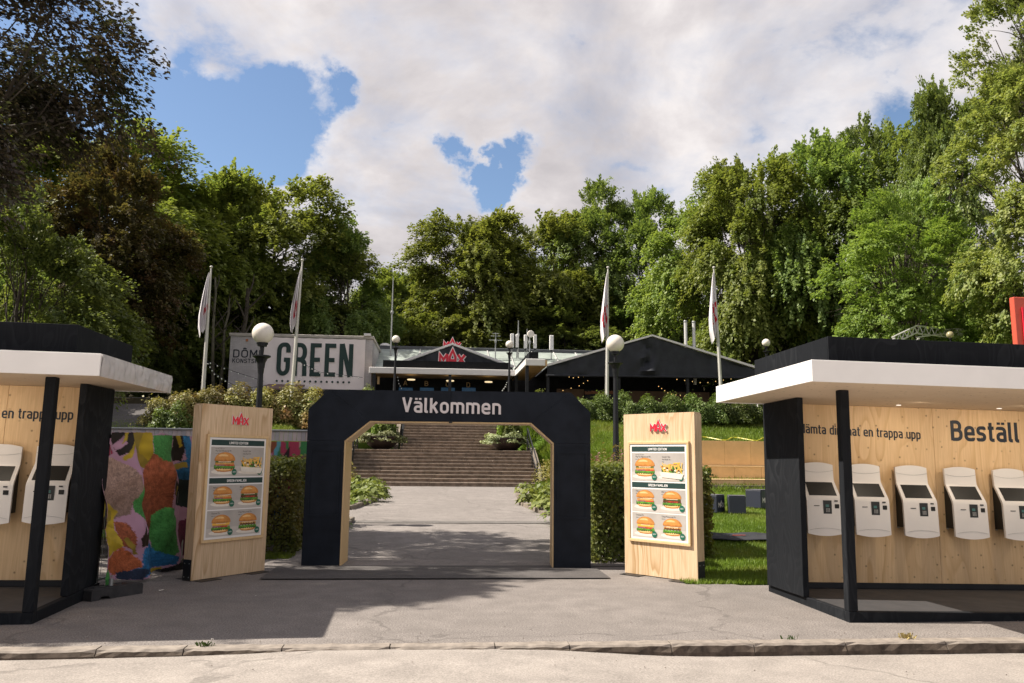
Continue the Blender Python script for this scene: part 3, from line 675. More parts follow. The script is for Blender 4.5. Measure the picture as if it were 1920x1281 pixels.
def box_leaves(rng, n, x0, x1, y0, y1, z0, z1, depth=.16, lump=.06, top_only=False):
    lx, ly, lz = x1 - x0, y1 - y0, z1 - z0
    ar = np.array([ly * lz, ly * lz, lx * lz, lx * lz * .3, lx * ly]); pr = ar / ar.sum(); k = rng.choice(5, n, p=pr)
    u = rng.random((n, 3)); P = np.stack([x0 + u[:, 0] * lx, y0 + u[:, 1] * ly, z0 + u[:, 2] * lz], 1); d = np.abs(rng.exponential(depth * .5, n))
    Nn = np.zeros((n, 3)); lm = lump * (np.sin(P[:, 0] * 5.1 + P[:, 2] * 3) + np.sin(P[:, 1] * 4.3 + P[:, 2] * 7.7) + np.sin(P[:, 0] * 11 + P[:, 1] * 9)) * .6
    dd = d - lm
    for q, (ax, val, sg) in enumerate([(0, x0, -1), (0, x1, 1), (1, y0, -1), (1, y1, 1), (2, z1, 1)]):
        m_ = k == q; P[m_, ax] = val - sg * dd[m_]; Nn[m_, ax] = sg
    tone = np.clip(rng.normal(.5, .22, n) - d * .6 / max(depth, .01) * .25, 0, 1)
    Nn = Nn * .8 + unit(n, rng) * .75 + np.array([0, 0, .35])
    return P, Nn, tone
def hedge(label, x0, x1, y0, y1, h, n, leaf, mat, seed, cat='hedge', group=None, core=True, name='hedge', depth=.16, lump=.06, loc_z=None):
    rng = np.random.default_rng(seed); cx, cy_ = (x0 + x1) / 2, (y0 + y1) / 2; zb = H(cx, cy_) if loc_z is None else loc_z
    t = thing(name, label, cat, (cx, cy_, zb), 0, group); hx, hy = (x1 - x0) / 2, (y1 - y0) / 2
    P, Nn, tone = box_leaves(rng, n, -hx, hx, -hy, hy, -.05, h, depth, lump)
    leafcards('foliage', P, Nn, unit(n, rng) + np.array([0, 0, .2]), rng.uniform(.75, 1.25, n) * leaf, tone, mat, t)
    if core:
        mb = MB(); rr = random.Random(seed)
        for k in range(int(14 * hx * hy * 4) + 10):
            x, y_ = rr.uniform(-hx, hx) * .85, rr.uniform(-hy, hy) * .85
            mb.tube([(x, y_, -.1), (x + rr.uniform(-.1, .1), y_ + rr.uniform(-.1, .1), h * .5), (x + rr.uniform(-.25, .25), y_ + rr.uniform(-.2, .2), h * .92)], [.014, .01, .005], 4)
        mb.build('twigs', M['bark'], t)
    return t
def shrub_leaves(rng, n, c, rx, ry, rz, flat=.2):
    d = unit(n, rng); d[:, 2] = np.abs(d[:, 2]) * 1.0 - .12
    lob = 1 + .16 * np.sin(d[:, 0] * 7 + c[0]) + .13 * np.sin(d[:, 1] * 9 + c[1]) + .12 * np.sin(d[:, 2] * 8 + d[:, 0] * 5)
    r = (1 - np.abs(rng.exponential(.13, n))) * lob + (rng.random(n) > .96) * rng.uniform(0, .25, n)
    P = d * r[:, None] * np.array([rx, ry, rz]) + np.array(c)
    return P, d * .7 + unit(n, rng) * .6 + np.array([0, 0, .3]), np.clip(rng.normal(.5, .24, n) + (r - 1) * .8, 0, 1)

# ================================================================== trees
def tube_path(mb, p0, p1, r0, r1, rr, bend=.12, n=5, sides=7):
    p0, p1 = Vector(p0), Vector(p1); Ln = (p1 - p0).length; pts = []; b = Vector((rr.uniform(-1, 1), rr.uniform(-1, 1), rr.uniform(-.3, .8))) * Ln * bend
    for i in range(n + 1):
        t = i / n; pts.append(p0.lerp(p1, t) + b * math.sin(t * math.pi) + Vector((rr.uniform(-1, 1), rr.uniform(-1, 1), 0)) * Ln * .012)
    mb.tube(pts, [r0 + (r1 - r0) * (i / n) ** .8 for i in range(n + 1)], sides); return pts
class Tree: pass
def tree_variant(seed, h, rad, zc, n_lobe, n_spray, per, leaf, droop=.35, lobe_r=(.30, .46), spray=(.9, .45), trunk_r=.28, bare=.0, topfrac=1.0, flatn=.9):
    """returns numpy arrays for a crown plus a trunk MB, both in a frame with z=0 at the root"""
    rng = np.random.default_rng(seed); rr = random.Random(seed)
    rz = (h - zc)  # upper half height
    rzl = zc - bare
    d = unit(n_lobe, rng); rad_l = rng.uniform(.5, .82, n_lobe)
    C = d * rad_l[:, None] * np.array([rad, rad, 1]); C[:, 2] = np.where(d[:, 2] > 0, d[:, 2] * rad_l * rz, d[:, 2] * rad_l * rzl) + zc
    LR = rng.uniform(*lobe_r, n_lobe) * rad
    k = rng.integers(0, n_lobe, n_spray); sdv = unit(n_spray, rng); low = sdv[:, 2] < -.35; sdv[low, 2] *= -1
    out = C[k] - np.array([0, 0, zc]); out /= np.maximum(.2, np.linalg.norm(out, axis=1, keepdims=True)) ; sdv = sdv + out * .55; sdv /= np.linalg.norm(sdv, axis=1, keepdims=True)
    SP = C[k] + sdv * (LR[k] * rng.uniform(.62, 1.06, n_spray))[:, None]
    ax = SP - np.array([0, 0, zc * .8]); ax[:, 2] *= .35; ax /= np.linalg.norm(ax, axis=1, keepdims=True); ax = ax + unit(n_spray, rng) * .45; ax[:, 2] -= droop * rng.uniform(.3, 1.4, n_spray); ax /= np.linalg.norm(ax, axis=1, keepdims=True)
    side = np.cross(ax, np.array([0, 0, 1.0])); side /= np.maximum(1e-3, np.linalg.norm(side, axis=1, keepdims=True)); nm = np.cross(side, ax)
    nm *= np.sign(nm[:, 2:3] + 1e-9)
    n = n_spray * per; S = np.repeat(np.arange(n_spray), per)
    sl = rng.uniform(.6, 1.35, n_spray) * spray[0]; sw = rng.uniform(.6, 1.3, n_spray) * spray[1]
    t = rng.beta(1.4, 1.2, n) * 1.3 - .35; u = rng.normal(0, .45, n) * (1.05 - np.clip(t, 0, 1) * .75); w = rng.normal(0, .10, n)
    P = SP[S] + ax[S] * (t * sl[S])[:, None] + side[S] * (u * sw[S])[:, None] + nm[S] * (w * sl[S])[:, None]
    P[:, 2] -= (np.clip(t, 0, 1) ** 2) * droop * sl[S] * .5
    Nn = nm[S] * flatn + unit(n, rng) * .55 + sdv[S] * .25
    A = ax[S] + side[S] * np.sign(u)[:, None] * .6 + unit(n, rng) * .4
    tone_l = rng.normal(.45, .16, n_spray); tone = tone_l[S] + rng.normal(0, .14, n) + (t * .12)
    size = rng.uniform(.7, 1.25, n) * leaf
    T = Tree(); T.arr = (P, Nn, A, size, tone); T.h = h; T.rad = rad
    mb = MB(); base = Vector((0, 0, 0)); top = Vector((rr.uniform(-.05, .05) * rad, rr.uniform(-.05, .05) * rad, zc + rz * .45))
    pts = tube_path(mb, base - Vector((0, 0, .6)), top, trunk_r, trunk_r * .25, rr, .02, 8, 10)
    for j in range(n_lobe):
        c = Vector(C[j]); s = min(.92, max(.22, (c.z * .55) / max(.1, top.z))); i = s * 8; a_ = pts[int(i)].lerp(pts[min(8, int(i) + 1)], i - int(i))
        bp = tube_path(mb, a_, c, trunk_r * .38 * (1 - s * .4), trunk_r * .08, rr, .14, 5, 5)
        for q in range(5):
            e = c + Vector(unit(1, rng)[0]) * LR[j] * .9; tube_path(mb, bp[rr.randint(2, 4)], e, trunk_r * .12, trunk_r * .02, rr, .12, 4, 4)
    T.trunk = mb; return T
def tree_thing(T, label, group, x, y, sx, sz, rot, leaf_mat, bark='bark', cache={}, name='beech_tree'):
    t = thing(name, label, 'tree', (x, y, H(x, y)), rot, group); t.scale = (sx, sx, sz)
    key = (id(T), leaf_mat)
    if key in cache:
        for o in cache[key]:
            c = o.copy(); COL.objects.link(c); c.parent = t
    else:
        P, Nn, A, size, tone = T.arr
        o1 = leafcards('crown', P, Nn, A, size, tone, M[leaf_mat], t)
        if ('t', id(T)) in cache: o2 = cache[('t', id(T))].copy(); COL.objects.link(o2); o2.parent = t
        else: o2 = T.trunk.build('trunk', M[bark], t, smooth=True); cache[('t', id(T))] = o2
        cache[key] = (o1, o2)
    return t
def place(T, label, group, px, pytop, half_px, d, leaf_mat, rot=0, bark='bark', name='beech_tree'):
    p = atY(px, pytop, d); hw = half_px * (1.22 if d > 42 else 1.0) / FPX * d; zb = H(p.x, d)
    return tree_thing(T, label, group, p.x, d, hw / T.rad, (p.z - zb) / T.h, rot, leaf_mat, bark, name=name)

# ================================================================== buildings on the terrace
ZT = 4.17
def P3(px, py, Y): return atY(px, py, Y)
# --- white brick building with the GREEN banner
gy = 47.0
pl, pr_ = P3(433, 627, gy), P3(699, 632, gy); ztop = (pl.z + pr_.z) / 2; x0, x1 = pl.x, pr_.x
gb = thing('brick_building', 'white painted brick building with a huge GREEN banner, left of the glass roofed hall', 'building', (x0, gy, ZT))
W_ = x1 - x0; Ht = ztop - ZT
wb = MB().box(0, W_, 0, 7, -.5, Ht - .12).build('wall', M['brick_white'], gb)
MB().box(-.08, W_ + .08, -.08, 7.1, Ht - .118, Ht + .06, .02).build('roof_edge', plain('concrete coping', (.45, .42, .38), .85, .15, 3, .3), gb)
MB().box(W_ - .5, W_ - .12, -.2, .2, Ht + .062, Ht + .20).build('vent_box', M['white'], gb)
fb = lambda dx, dz: (lambda u, v, d: (dx + u, -.055 - d, dz + v))
def loc(px, py, Y, o): p = P3(px, py, Y); return p.x - o[0], p.z - o[2]
o3 = (x0, gy, ZT)
a_ = loc(433, 668, gy, o3)[0]
pA = loc(435, 670, gy - .06, o3); pB = loc(497, 658, gy - .06, o3)
letters('DÔMEN', .46, loc(508, 668, gy, o3)[0] - pA[0], lambda u, v, d: (pA[0] + .03 + u, -.002 - d, pA[1] + v), M['navy_txt'], gb, 'sign_letters', .012, wt=.12)
pC = loc(434, 680, gy, o3)
letters('KONSTSKOLA', .24, loc(504, 680, gy, o3)[0] - pC[0], lambda u, v, d: (pC[0] + .04 + u, -.002 - d, pC[1] + v), M['navy_txt'], gb, 'sign_letters', .012, wt=.13)
MB().box(loc(463, 640, gy, o3)[0] - .06, loc(463, 640, gy, o3)[0] + .07, -.06, -.002, Ht - .42, Ht - .28).build('vent', M['copper'], gb)
# banner: a wrinkled cloth a few centimetres off the wall
b0, b1 = loc(496, 631, gy, o3)[0], loc(686, 631, gy, o3)[0]; bz0, bz1 = loc(590, 728, gy, o3)[1] - .05, Ht - .14
vs = []; fs = []; nu, nv = 60, 26
for j in range(nv + 1):
    for i in range(nu + 1):
        u, v = i / nu, j / nv; x = b0 + (b1 - b0) * u; zz = bz0 + (bz1 - bz0) * v - .03 * abs(math.sin(u * math.pi * 9)) * (v > .97)
        yy = -.06 - .016 * math.sin(u * 31 + v * 3) - .01 * mnoise.noise(Vector((x * 1.3, zz * 2.0, 3))) - .035 * math.exp(-((u - .02) / .02) ** 2) * math.sin(v * 9)
        vs.append((x, yy, zz))
for j in range(nv):
    for i in range(nu): k = j * (nu + 1) + i; fs.append((k, k + 1, k + nu + 2, k + nu + 1))
ban = thing('banner', 'off white cloth banner printed GREEN over a row of dots on the brick building', 'banner', (x0, gy, ZT))
MB().add(vs, fs).build('cloth', M['banner'], ban, smooth=True)
g0, g1 = loc(519, 704, gy, o3), loc(660, 704, gy, o3); gh = loc(590, 642, gy, o3)[1] - loc(590, 704, gy, o3)[1]
letters('GREEN', gh, g1[0] - g0[0], lambda u, v, d: (g0[0] + u, -.095 - d, g0[1] - .02 + v), M['green_txt'], ban, 'banner_letter', .002, joined=False, wt=.15, gap=.17)
mb = MB()
for k in range(14):
    c = loc(519.5 + k * 10.4, 714.5 + k * .22, gy, o3); mb.prism([(c[0] + .065 * math.cos(q * math.pi / 5), c[1] + .065 * math.sin(q * math.pi / 5)) for q in range(10)], -.1, -.097)
mb.build('dots', M['green_txt'], ban)
# low lean-to with dark fascia in front
lt = thing('garden_shed', 'low shed with red brown roof and white lettered dark front below the GREEN banner', 'shed', (P3(495, 740, 45).x, 44.6, ZT))
lw = P3(622, 740, 45).x - P3(495, 740, 45).x
MB().box(0, lw, 0, 2.0, -.3, P3(560, 732, 45).z - ZT - .3).build('wall', M['brown_panel'], lt)
MB().box(-.1, lw + .1, -.12, -.003, P3(560, 748, 45).z - ZT - .35, P3(560, 731, 45).z - ZT - .02).build('front_board', M['black'], lt)
MB().prism([(-.2, P3(560, 731, 45).z - ZT), (2.1, P3(520, 720, 46).z - ZT + .05), (2.1, P3(520, 720, 46).z - ZT - .05), (-.2, P3(560, 731, 45).z - ZT - .07)], -.15, 1.9, 'x').build('roof', plain('faded red roof felt', (.20, .13, .115), .8, .2), lt)
letters('FAMILJEN', .36, lw * .62, lambda u, v, d: (lw * .40 + u, -.121 - d, P3(560, 746, 45).z - ZT - .26 + v), M['white_txt'], lt, 'sign_letters', .01)

# --- glass roofed hall
hall = thing('main_hall', 'long dark restaurant hall with sloping greenhouse roof and open serving front', 'building', (0, 50, ZT))
hx0, hx1 = P3(699, 655, 52).x, P3(1130, 664, 52).x + 6.0
zr = P3(900, 653, 54).z - ZT; ze = P3(900, 690, 49.5).z - ZT
MB().box(hx0, hx1, 3.8, 4.5, zr - .26, zr, .03).build('roof_ridge', M['roof_metal'], hall)
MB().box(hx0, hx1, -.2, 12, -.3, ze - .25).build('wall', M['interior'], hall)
MB().prism([(3.8, zr - .28), (-.6, ze - .16), (-.6, ze - .30), (3.8, ze - .30)], hx0 + .01, hx1, 'x').build('roof_base', M['roof_metal'], hall)
MB().box(hx0, hx1, 4.52, 12, ze - .3, zr - .12).build('back_roof', M['roof_metal'], hall)
npan = int((hx1 - hx0) / 1.5); rr = random.Random(5)
mullions = MB()
for k in range(npan + 1):
    xx = hx0 + (hx1 - hx0) * k / npan
    mullions.prism([(3.75, zr - .27), (3.75, zr - .18), (-.6, ze - .05), (-.6, ze - .14)], xx - .035, xx + .035, 'x')
mullions.build('glazing_bars', M['alu'], hall)
for k in range(npan):
    xa = hx0 + (hx1 - hx0) * k / npan + .05; xb = hx0 + (hx1 - hx0) * (k + 1) / npan - .05
    for (t0, t1) in ((0, .48), (.5, 1)):
        ya, za = 3.75 - 4.35 * t0, (zr - .24) + (ze - zr + .14) * t0; yb, zb_ = 3.75 - 4.35 * t1, (zr - .24) + (ze - zr + .14) * t1; w = rr.uniform(-.02, .02)
        MB().add([(xa, ya, za), (xb, ya, za + w), (xb, yb, zb_ + w), (xa, yb, zb_), (xa, ya, za - .02), (xb, ya, za - .02 + w), (xb, yb, zb_ - .02 + w), (xa, yb, zb_ - .02)],
                 [(0, 1, 2, 3), (7, 6, 5, 4), (0, 4, 5, 1), (1, 5, 6, 2), (2, 6, 7, 3), (3, 7, 4, 0)]).build('glass_pane', M['glass_roof'], hall)
MB().lathe([(.38, 0), (.34, .10), (.2, .18), (.02, .2)], 14, (P3(720, 652, 53).x, 4.1, zr + .0)).build('roof_vent', M['white'], hall)

# --- serving canopy in front of the hall (white fascia, black parapet, timber soffit)
cy0 = 46.0
can = thing('serving_canopy', 'white edged black canopy with plywood ceiling over the serving counters A to D', 'canopy', (0, cy0, ZT))
ca, cb_ = P3(692, 690, cy0), P3(968, 706, cy0)
cz1, cz0 = (P3(692, 688, cy0).z) - ZT, (P3(692, 699.5, cy0).z) - ZT
ex = P3(985, 690, 40.6).x; ex2 = P3(1022.5, 690, 40.6).x; dyf = 40.6 - cy0
MB().box(ca.x, ex, 0, .12, cz0, cz1, .02).build('fascia', M['white'], can)
MB().box(ex - .0, ex + .12, dyf, -.003, cz0, cz1, .02).build('fascia', M['white'], can)
MB().box(ex + .123, ex2, dyf, dyf + .12, cz0, cz1, .02).build('fascia', M['white'], can)
MB().box(ca.x + .05, ex, .123, 3.2, cz0 + .06, cz0 + .10).build('ceiling', M['ply_far'], can)
MB().box(ex + .123, ex2, dyf + .123, 3.2, cz0 + .06, cz0 + .10).build('ceiling', M['ply_far'], can)
MB().box(ex2 + .003, ex2 + .10, dyf + .0, 3.2, cz0, cz1 - .05).build('fascia', M['ply_far'], can)
pb0, pb1 = P3(718, 690, cy0 + .5).x, P3(974, 690, cy0 + .5).x
MB().box(pb0, ex - .3, .4, 3.2, cz1 - .12, cz1 + .46).build('parapet', M['black_wood'], can)
MB().box(ex + .25, ex2 - .3, dyf + .5, 3.2, cz1 - .12, cz1 + .42).build('parapet', M['black_wood'], can)
for px in (701, 843.5, 968):
    xx = P3(px, 720, cy0 + .2).x; MB().box(xx - .09, xx + .09, .15, .33, -.3, cz0 + .05).build('post', M['black'], can)
xx = P3(988, 730, 40.9).x; MB().box(xx - .08, xx + .08, dyf + .2, dyf + .36, -1.2, cz0 + .05).build('post', M['black'], can)
for k, (px, ch) in enumerate(((760, 'A'), (799.5, 'B'), (839, 'C'), (878, 'D'))):
    p = P3(px, 722.5 + k * 1.3, 49.6); letters(ch, .30, .24, lambda u, v, d: (p.x - .12 + u, 49.6 - cy0 - d, p.z - ZT + v), M['timber'], can, 'counter_letter', .03)
    q = P3(px + 1, 727, 49.7); MB().box(q.x - .43, q.x + .43, 3.66, 3.74, q.z - ZT - .75, q.z - ZT + .0, .02).build('menu_screen', M['blue_screen'], can)
for px in (771, 844, 916):
    q = P3(px, 712 + (px - 771) * .03, 47.2); MB().lathe([(.22, -.03), (.24, 0), (.22, .03)], 16, (q.x, q.y - cy0, q.z - ZT)).build('ceiling_lamp', M['lamp_oval'], can)
q = P3(701, 714, 46.6); MB().box(q.x + .2, q.x + .32, .5, .6, q.z - ZT - .2, q.z - ZT + .25).build('bracket', M['ply_far'], can)

# --- logo gable tent behind the canopy and the second roof sign
def gable_tent(label, apex, left, right, Y, depth, valance, trim, root_name='gable_tent'):
    A, Lf, Rt = P3(*apex, Y), P3(*left, Y), P3(*right, Y)
    t = thing(root_name, label, 'tent', (A.x, Y, ZT)); ax, az = 0, A.z - ZT; lx, lz = Lf.x - A.x, Lf.z - ZT; rx, rz_ = Rt.x - A.x, Rt.z - ZT
    nu = 90; vs = []; fs = []
    for i in range(nu + 1):
        x = lx + (rx - lx) * i / nu; top = lz + (az - lz) * (x - lx) / (ax - lx) if x < ax else rz_ + (az - rz_) * (rx - x) / (rx - ax)
        zb0 = lz + (rz_ - lz) * i / nu - valance
        for j in range(9):
            v = j / 8; zz = zb0 + (top - zb0) * v
            fold = .14 * mnoise.noise(Vector((x * 1.1, zz * .5, 2))) + .025 * math.sin(x * 9 + 3 * mnoise.noise(Vector((x, zz, 1)))) * (1 - abs(v - .4))
            if root_name == 'marquee_tent': fold += .5 * math.exp(-((x + .35) / .55) ** 2) * mnoise.noise(Vector((x * 1.6 + zz * 1.5, zz * 3.2, 9))) * (v < .98)
            vs.append((x, -.02 - fold * (0 < v < 1), zz))
    for i in range(nu):
        for j in range(8): k = i * 9 + j; fs.append((k, k + 9, k + 10, k + 1))
    MB().add(vs, fs).build('gable_cloth', M['tent'], t, smooth=True)
    for (xa, za, nm_) in ((lx, lz, 'roof_slope'), (rx, rz_, 'roof_slope')):
        MB().prism([(xa, za), (0, az), (0, az + .06), (xa, za + .06)], .15, depth).build(nm_, M['tent'], t)
        s = -1 if xa < 0 else 1
        MB().prism([(xa, za + .062), (0, az + .062), (0, az + .062 + trim), (xa + s * .1, za + .062 + trim)], -.12, .14).build('eave_profile', M['white'], t)
    return t, (lx, lz, rx, rz_, az)
gt, gd = gable_tent('small black tent gable with a red logo above the serving canopy', (848, 649), (738, 689), (962, 692), 47.9, 1.5, .1, .12)
q = P3(848, 684, 47.6); lw_ = 1.62
logo(lw_, lambda u, v, d: (q.x - lw_ / 2 - P3(848, 649, 47.9).x + u, -.30 - d, q.z - ZT + v), M['red'], M['white'], gt, .06, back_w=.27, face_w=.155)
rs = thing('roof_sign', 'red logo sign standing on the ridge behind the small gable', 'sign', (P3(848, 655, 52).x, 52, P3(848, 653, 52).z))
logo(1.18, lambda u, v, d: (-.59 + u, -d, -.05 + v * 1.0), M['red'], M['white'], rs, .08, back_w=.27, face_w=.155)
MB().box(-.5, .5, .02, .1, -.5, .1).build('bracket', M['roof_metal'], rs)

# --- big marquee to the right
mt, md = gable_tent('large black marquee with open front, posts and string lights behind the hedge', (1222, 633), (1026, 689), (1419, 694), 44.0, 9.5, .42, .10, 'marquee_tent')
lx, lz, rx, rz_, az = md
oy = 44.0; ox = P3(1222, 633, 44).x
for px in (1027.5, 1161, 1290, 1412):
    xx = P3(px, 720, 44).x - ox; MB().box(xx - .09, xx + .09, .02, .20, -1.2, lz - .42 + (rz_ - lz) * .5, .02).build('tent_post', M['black'], mt)
MB().tube([(lx, -.08, lz - .46), (rx, -.08, rz_ - .46)], .06, 8).build('front_beam', M['tent'], mt)
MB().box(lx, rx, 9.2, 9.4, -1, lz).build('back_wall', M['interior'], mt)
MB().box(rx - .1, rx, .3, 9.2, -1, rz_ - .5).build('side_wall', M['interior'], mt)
for (pa, pb, top) in ((1044, 1095, 729), (1180, 1288, 733), (1293, 1330, 735)):
    xa, xb = P3(pa, 740, 47).x - ox, P3(pb, 740, 47).x - ox; MB().box(xa, xb, 3, 3.08, -1, P3(pa, top, 47).z - ZT).build('partition', M['brown_panel'], mt)
mb = MB(); xa, xb = P3(1097, 740, 47.4).x - ox, P3(1178, 740, 47.4).x - ox
MB().box(xa, xb, 3.4, 3.5, -1, P3(1100, 731, 47.4).z - ZT).build('bar_counter', M['black'], mt)
for i in range(40):
    x = xa + (xb - xa) * i / 39; hgt = P3(1100, 734 + 3 * math.sin(i * .23) - 5 * math.exp(-((i - 7) / 5) ** 2), 47.3).z - ZT; mb.box(x - .025, x + .025, 3.33, 3.38, hgt - .2, hgt - .02 * (i % 3))
mb.build('copper_fringe', M['copper'], mt)
for (px, py) in ((1164, 702.5), (1194, 704)):
    q = P3(px, py, 44.6); MB().ball((q.x - ox, q.y - oy, q.z - ZT), .075, 10).build('spot_lamp', M['bulb'], mt)
for (px, py) in ((1176, 704), (1202, 703.5)):
    q = P3(px, py, 44.5); MB().lathe([(.07, -.1), (.09, 0), (.05, .1)], 10, (q.x - ox, q.y - oy, q.z - ZT)).build('spot_lamp', M['dark_plastic'], mt)
def string_lights(label, group, pts, n, Y, mat, r=.035, sag=0, wire=True, Y2=None):
    t = thing('string_lights', label, 'string lights', P3(*pts[0], Y), 0, group); o = Vector(t.location)
    P = []
    Y2 = Y2 or Y
    m = len(pts) - 1
    for i in range(m * 8 + 1):
        s = i / 8; k = min(m - 1, int(s)); f = s - k
        P.append(P3(pts[k][0] * (1 - f) + pts[k + 1][0] * f, pts[k][1] * (1 - f) + pts[k + 1][1] * f + sag * 4 * f * (1 - f), Y + (Y2 - Y) * i / (m * 8)) - o)
    if wire: MB().tube(P, .012, 4).build('wire', M['black'], t)
    for i in range(n):
        s = (i + .5) / n * (len(P) - 1); k = int(s); c = P[k].lerp(P[min(k + 1, len(P) - 1)], s - k)
        MB().ball((c.x, c.y, c.z - .05), r, 8, 1.2).build('bulb', mat, t)
SL = 'string lights of the terrace'
string_lights('warm glowing bulbs strung inside the marquee at its left', SL, [(1040, 699), (1075, 707), (1118, 702)], 9, 45.2, M['bulb'], .023)
string_lights('string of warm bulbs sinking towards the marquee counter, left', SL, [(1106, 710), (1086, 722), (1048, 733)], 5, 46, M['bulb'], .023)
string_lights('warm bulbs curving down in the middle of the marquee', SL, [(1232, 721), (1255, 737), (1288, 742)], 8, 45.5, M['bulb'], .022)
string_lights('row of warm bulbs under the right eave of the marquee', SL, [(1262, 709), (1320, 717), (1378, 708)], 8, 44.8, M['bulb'], .023)
string_lights('unlit clear bulbs hanging steeply from the leftmost flagpole beside the brick building', SL, [(388, 677), (402, 700), (426, 715)], 7, 37.6, M['bulb_off'], .032)
string_lights('unlit clear bulbs sagging across the brick building front', SL, [(388, 677), (440, 697), (495, 715)], 8, 38, M['bulb_off'], .032, Y2=41)
string_lights('unlit clear bulbs drooping low over the barberry shrubs', SL, [(426, 716), (455, 730), (500, 722)], 9, 39, M['bulb_off'], .03)
string_lights('unlit bulbs across the lower edge of the GREEN banner', SL, [(560, 678), (600, 698), (680, 708)], 11, 44, M['bulb_off'], .032)
string_lights('short cable of bulbs hanging beside the left small lamp', SL, [(745, 703), (748, 718), (754, 729)], 5, 44.5, M['bulb_off'], .028)
string_lights('short cable of bulbs hanging beside the right small lamp', SL, [(951, 714), (948, 724), (941, 733)], 5, 44.5, M['bulb_off'], .028)
# rope along the terrace edge
RG = 'rope barrier swags along the terrace edge'
for k, (pa, pb, lb) in enumerate((((1060, 757), (1156, 751), 'rope swag ending at the thick near lamp post'), ((1162, 751), (1286, 755), 'long rope swag across the middle of the marquee front'), ((1292, 757), (1392, 758), 'rope swag at the right end of the marquee front'))):
    t = thing('rope', lb, 'rope', P3(*pa, 40.5), 0, RG); o = Vector(t.location)
    P = [P3(pa[0] + (pb[0] - pa[0]) * i / 14, pa[1] + (pb[1] - pa[1]) * i / 14 + 13 * 4 * (i / 14) * (1 - i / 14), 40.5) - o for i in range(15)]
    MB().tube(P, .03, 6).build('strand', M['rope'], t)
    for e in (P[0], P[-1]): MB().tube([(e.x, e.y, e.z - 1.1), (e.x, e.y, e.z + .06)], .03, 6).build('rope_post', M['black'], t)
q = P3(1404, 785, 39); t = thing('wooden_post', 'square plywood post in the hedge under the right kiosk roof', 'post', (q.x, 39, q.z - .5))
MB().box(-.27, .27, -.2, .2, 0, P3(1404, 757, 39).z - q.z + .5, .015).build('shaft', M['ply_far'], t); MB().box(-.29, .29, -.22, .22, P3(1404, 757, 39).z - q.z + .503, P3(1404, 757, 39).z - q.z + .53).build('cap', M['timber'], t)
q = P3(1424, 790, 39.5); t = thing('white_post', 'thin white post right of the plywood post under the kiosk roof', 'post', (q.x, 39.5, q.z))
MB().box(-.09, .09, -.06, .06, -.4, 1.9, .01).build('shaft', M['white'], t); MB().box(-.11, .11, -.08, .08, 1.903, 1.93).build('cap', M['white'], t)

# --- masts, antennas, chimney pipes on the roofs
AG = 'antennas on the hall roof'
def panel_antenna(px, py0, py1, w, label, Y=52):
    a_, b_ = P3(px, py1, Y), P3(px, py0, Y); t = thing('panel_antenna', label, 'antenna', a_, 0, AG); h = b_.z - a_.z
    MB().box(-w / 2, w / 2, -.08, .08, .12, h, .03).build('panel', M['white'], t)
    MB().tube([(0, .12, -.6), (0, .12, h * .9)], .035).build('mast', M['steel'], t); MB().box(-w * .3, w * .3, -.05, .1, 0, .11).build('connector', M['dark_plastic'], t)
    MB().box(-.05, .05, .083, .2, h * .6, h * .68).build('bracket', M['steel'], t)
for px, a1, b1, w, lb in ((960, 626, 655, .24, 'flat white panel antenna, leftmost of the row, partly behind the lamp globe'), (969.5, 627, 655, .2, 'narrow white panel antenna, next to the tallest thin rod'),
                      (985, 628, 657, .2, 'white panel antenna left of the round dish'), (1003, 628, 657, .22, 'white panel antenna just right of the dish'), (1034, 629, 660, .27, 'single wide white panel antenna standing apart at the right')):
    panel_antenna(px, a1, b1, w, lb)
def rod(px, py0, py1, r, label, Y=52, extra=None, name='mast_pole', grp=AG):
    a_, b_ = P3(px, py1, Y), P3(px, py0, Y); t = thing(name, label, 'antenna', a_, 0, grp); h = b_.z - a_.z
    MB().tube([(0, 0, -.6), (0, 0, h * .55), (0, 0, h)], [r, r, r * .55], 8).build('mast', M['steel'], t)
    MB().lathe([(r * 1.8, -.1), (r * 2.2, 0), (r * 1.8, .1)], 8, (0, 0, h * .5)).build('collar', M['steel'], t)
    if extra: extra(t, h)
    return t
rod(971.5, 601, 655, .045, 'tallest thin rod antenna above the panels', 52.3)
rod(988, 617, 657, .04, 'short rod antenna carrying cables beside the dish', 52.3)
def dish(t, h): MB().xf(Matrix.Identity(4)).add(*(lambda m: (m.v, m.f))(MB().lathe([(.02, -.06), (.22, -.04), (.235, 0), (.2, .05), (.02, .06)], 18).xf(Matrix.Translation((.05, -.15, h)) @ Matrix.Rotation(R(90), 4, 'X')))).build('dish', M['globe'], t)
rod(993, 627, 657, .04, 'small round dish antenna on a mast', 51.8, dish)
def cross(t, h):
    for k, z_ in enumerate((.55, .8, .95)): MB().tube([(-.42 + .1 * k, 0, h * z_), (.42 - .1 * k, 0, h * z_)], .02, 6).build('crossbar', M['steel'], t)
rod(929, 624, 655, .04, 'thin television aerial with crossbars', 52, cross)
rod(733, 520, 652, .05, 'tall lattice thin mast left of the logo gable', 52)
PG = 'pale ventilation pipes behind the marquee'
for px, py, lb in ((1287, 605, 'left one of two pale vent pipes'), (1302.5, 606, 'right one of two pale vent pipes')):
    a_, b_ = P3(px, 690, 46), P3(px - 1, py, 46); t = thing('vent_pipe', lb + ' rising behind the marquee roof', 'pipe', a_, 0, PG); h = b_.z - a_.z
    MB().tube([(0, 0, -1), (0, 0, h)], .095, 12).build('pipe', M['alu'], t); MB().lathe([(.11, 0), (.12, .08), (.09, .12)], 12, (0, 0, h + .002)).build('rim', M['steel'], t)

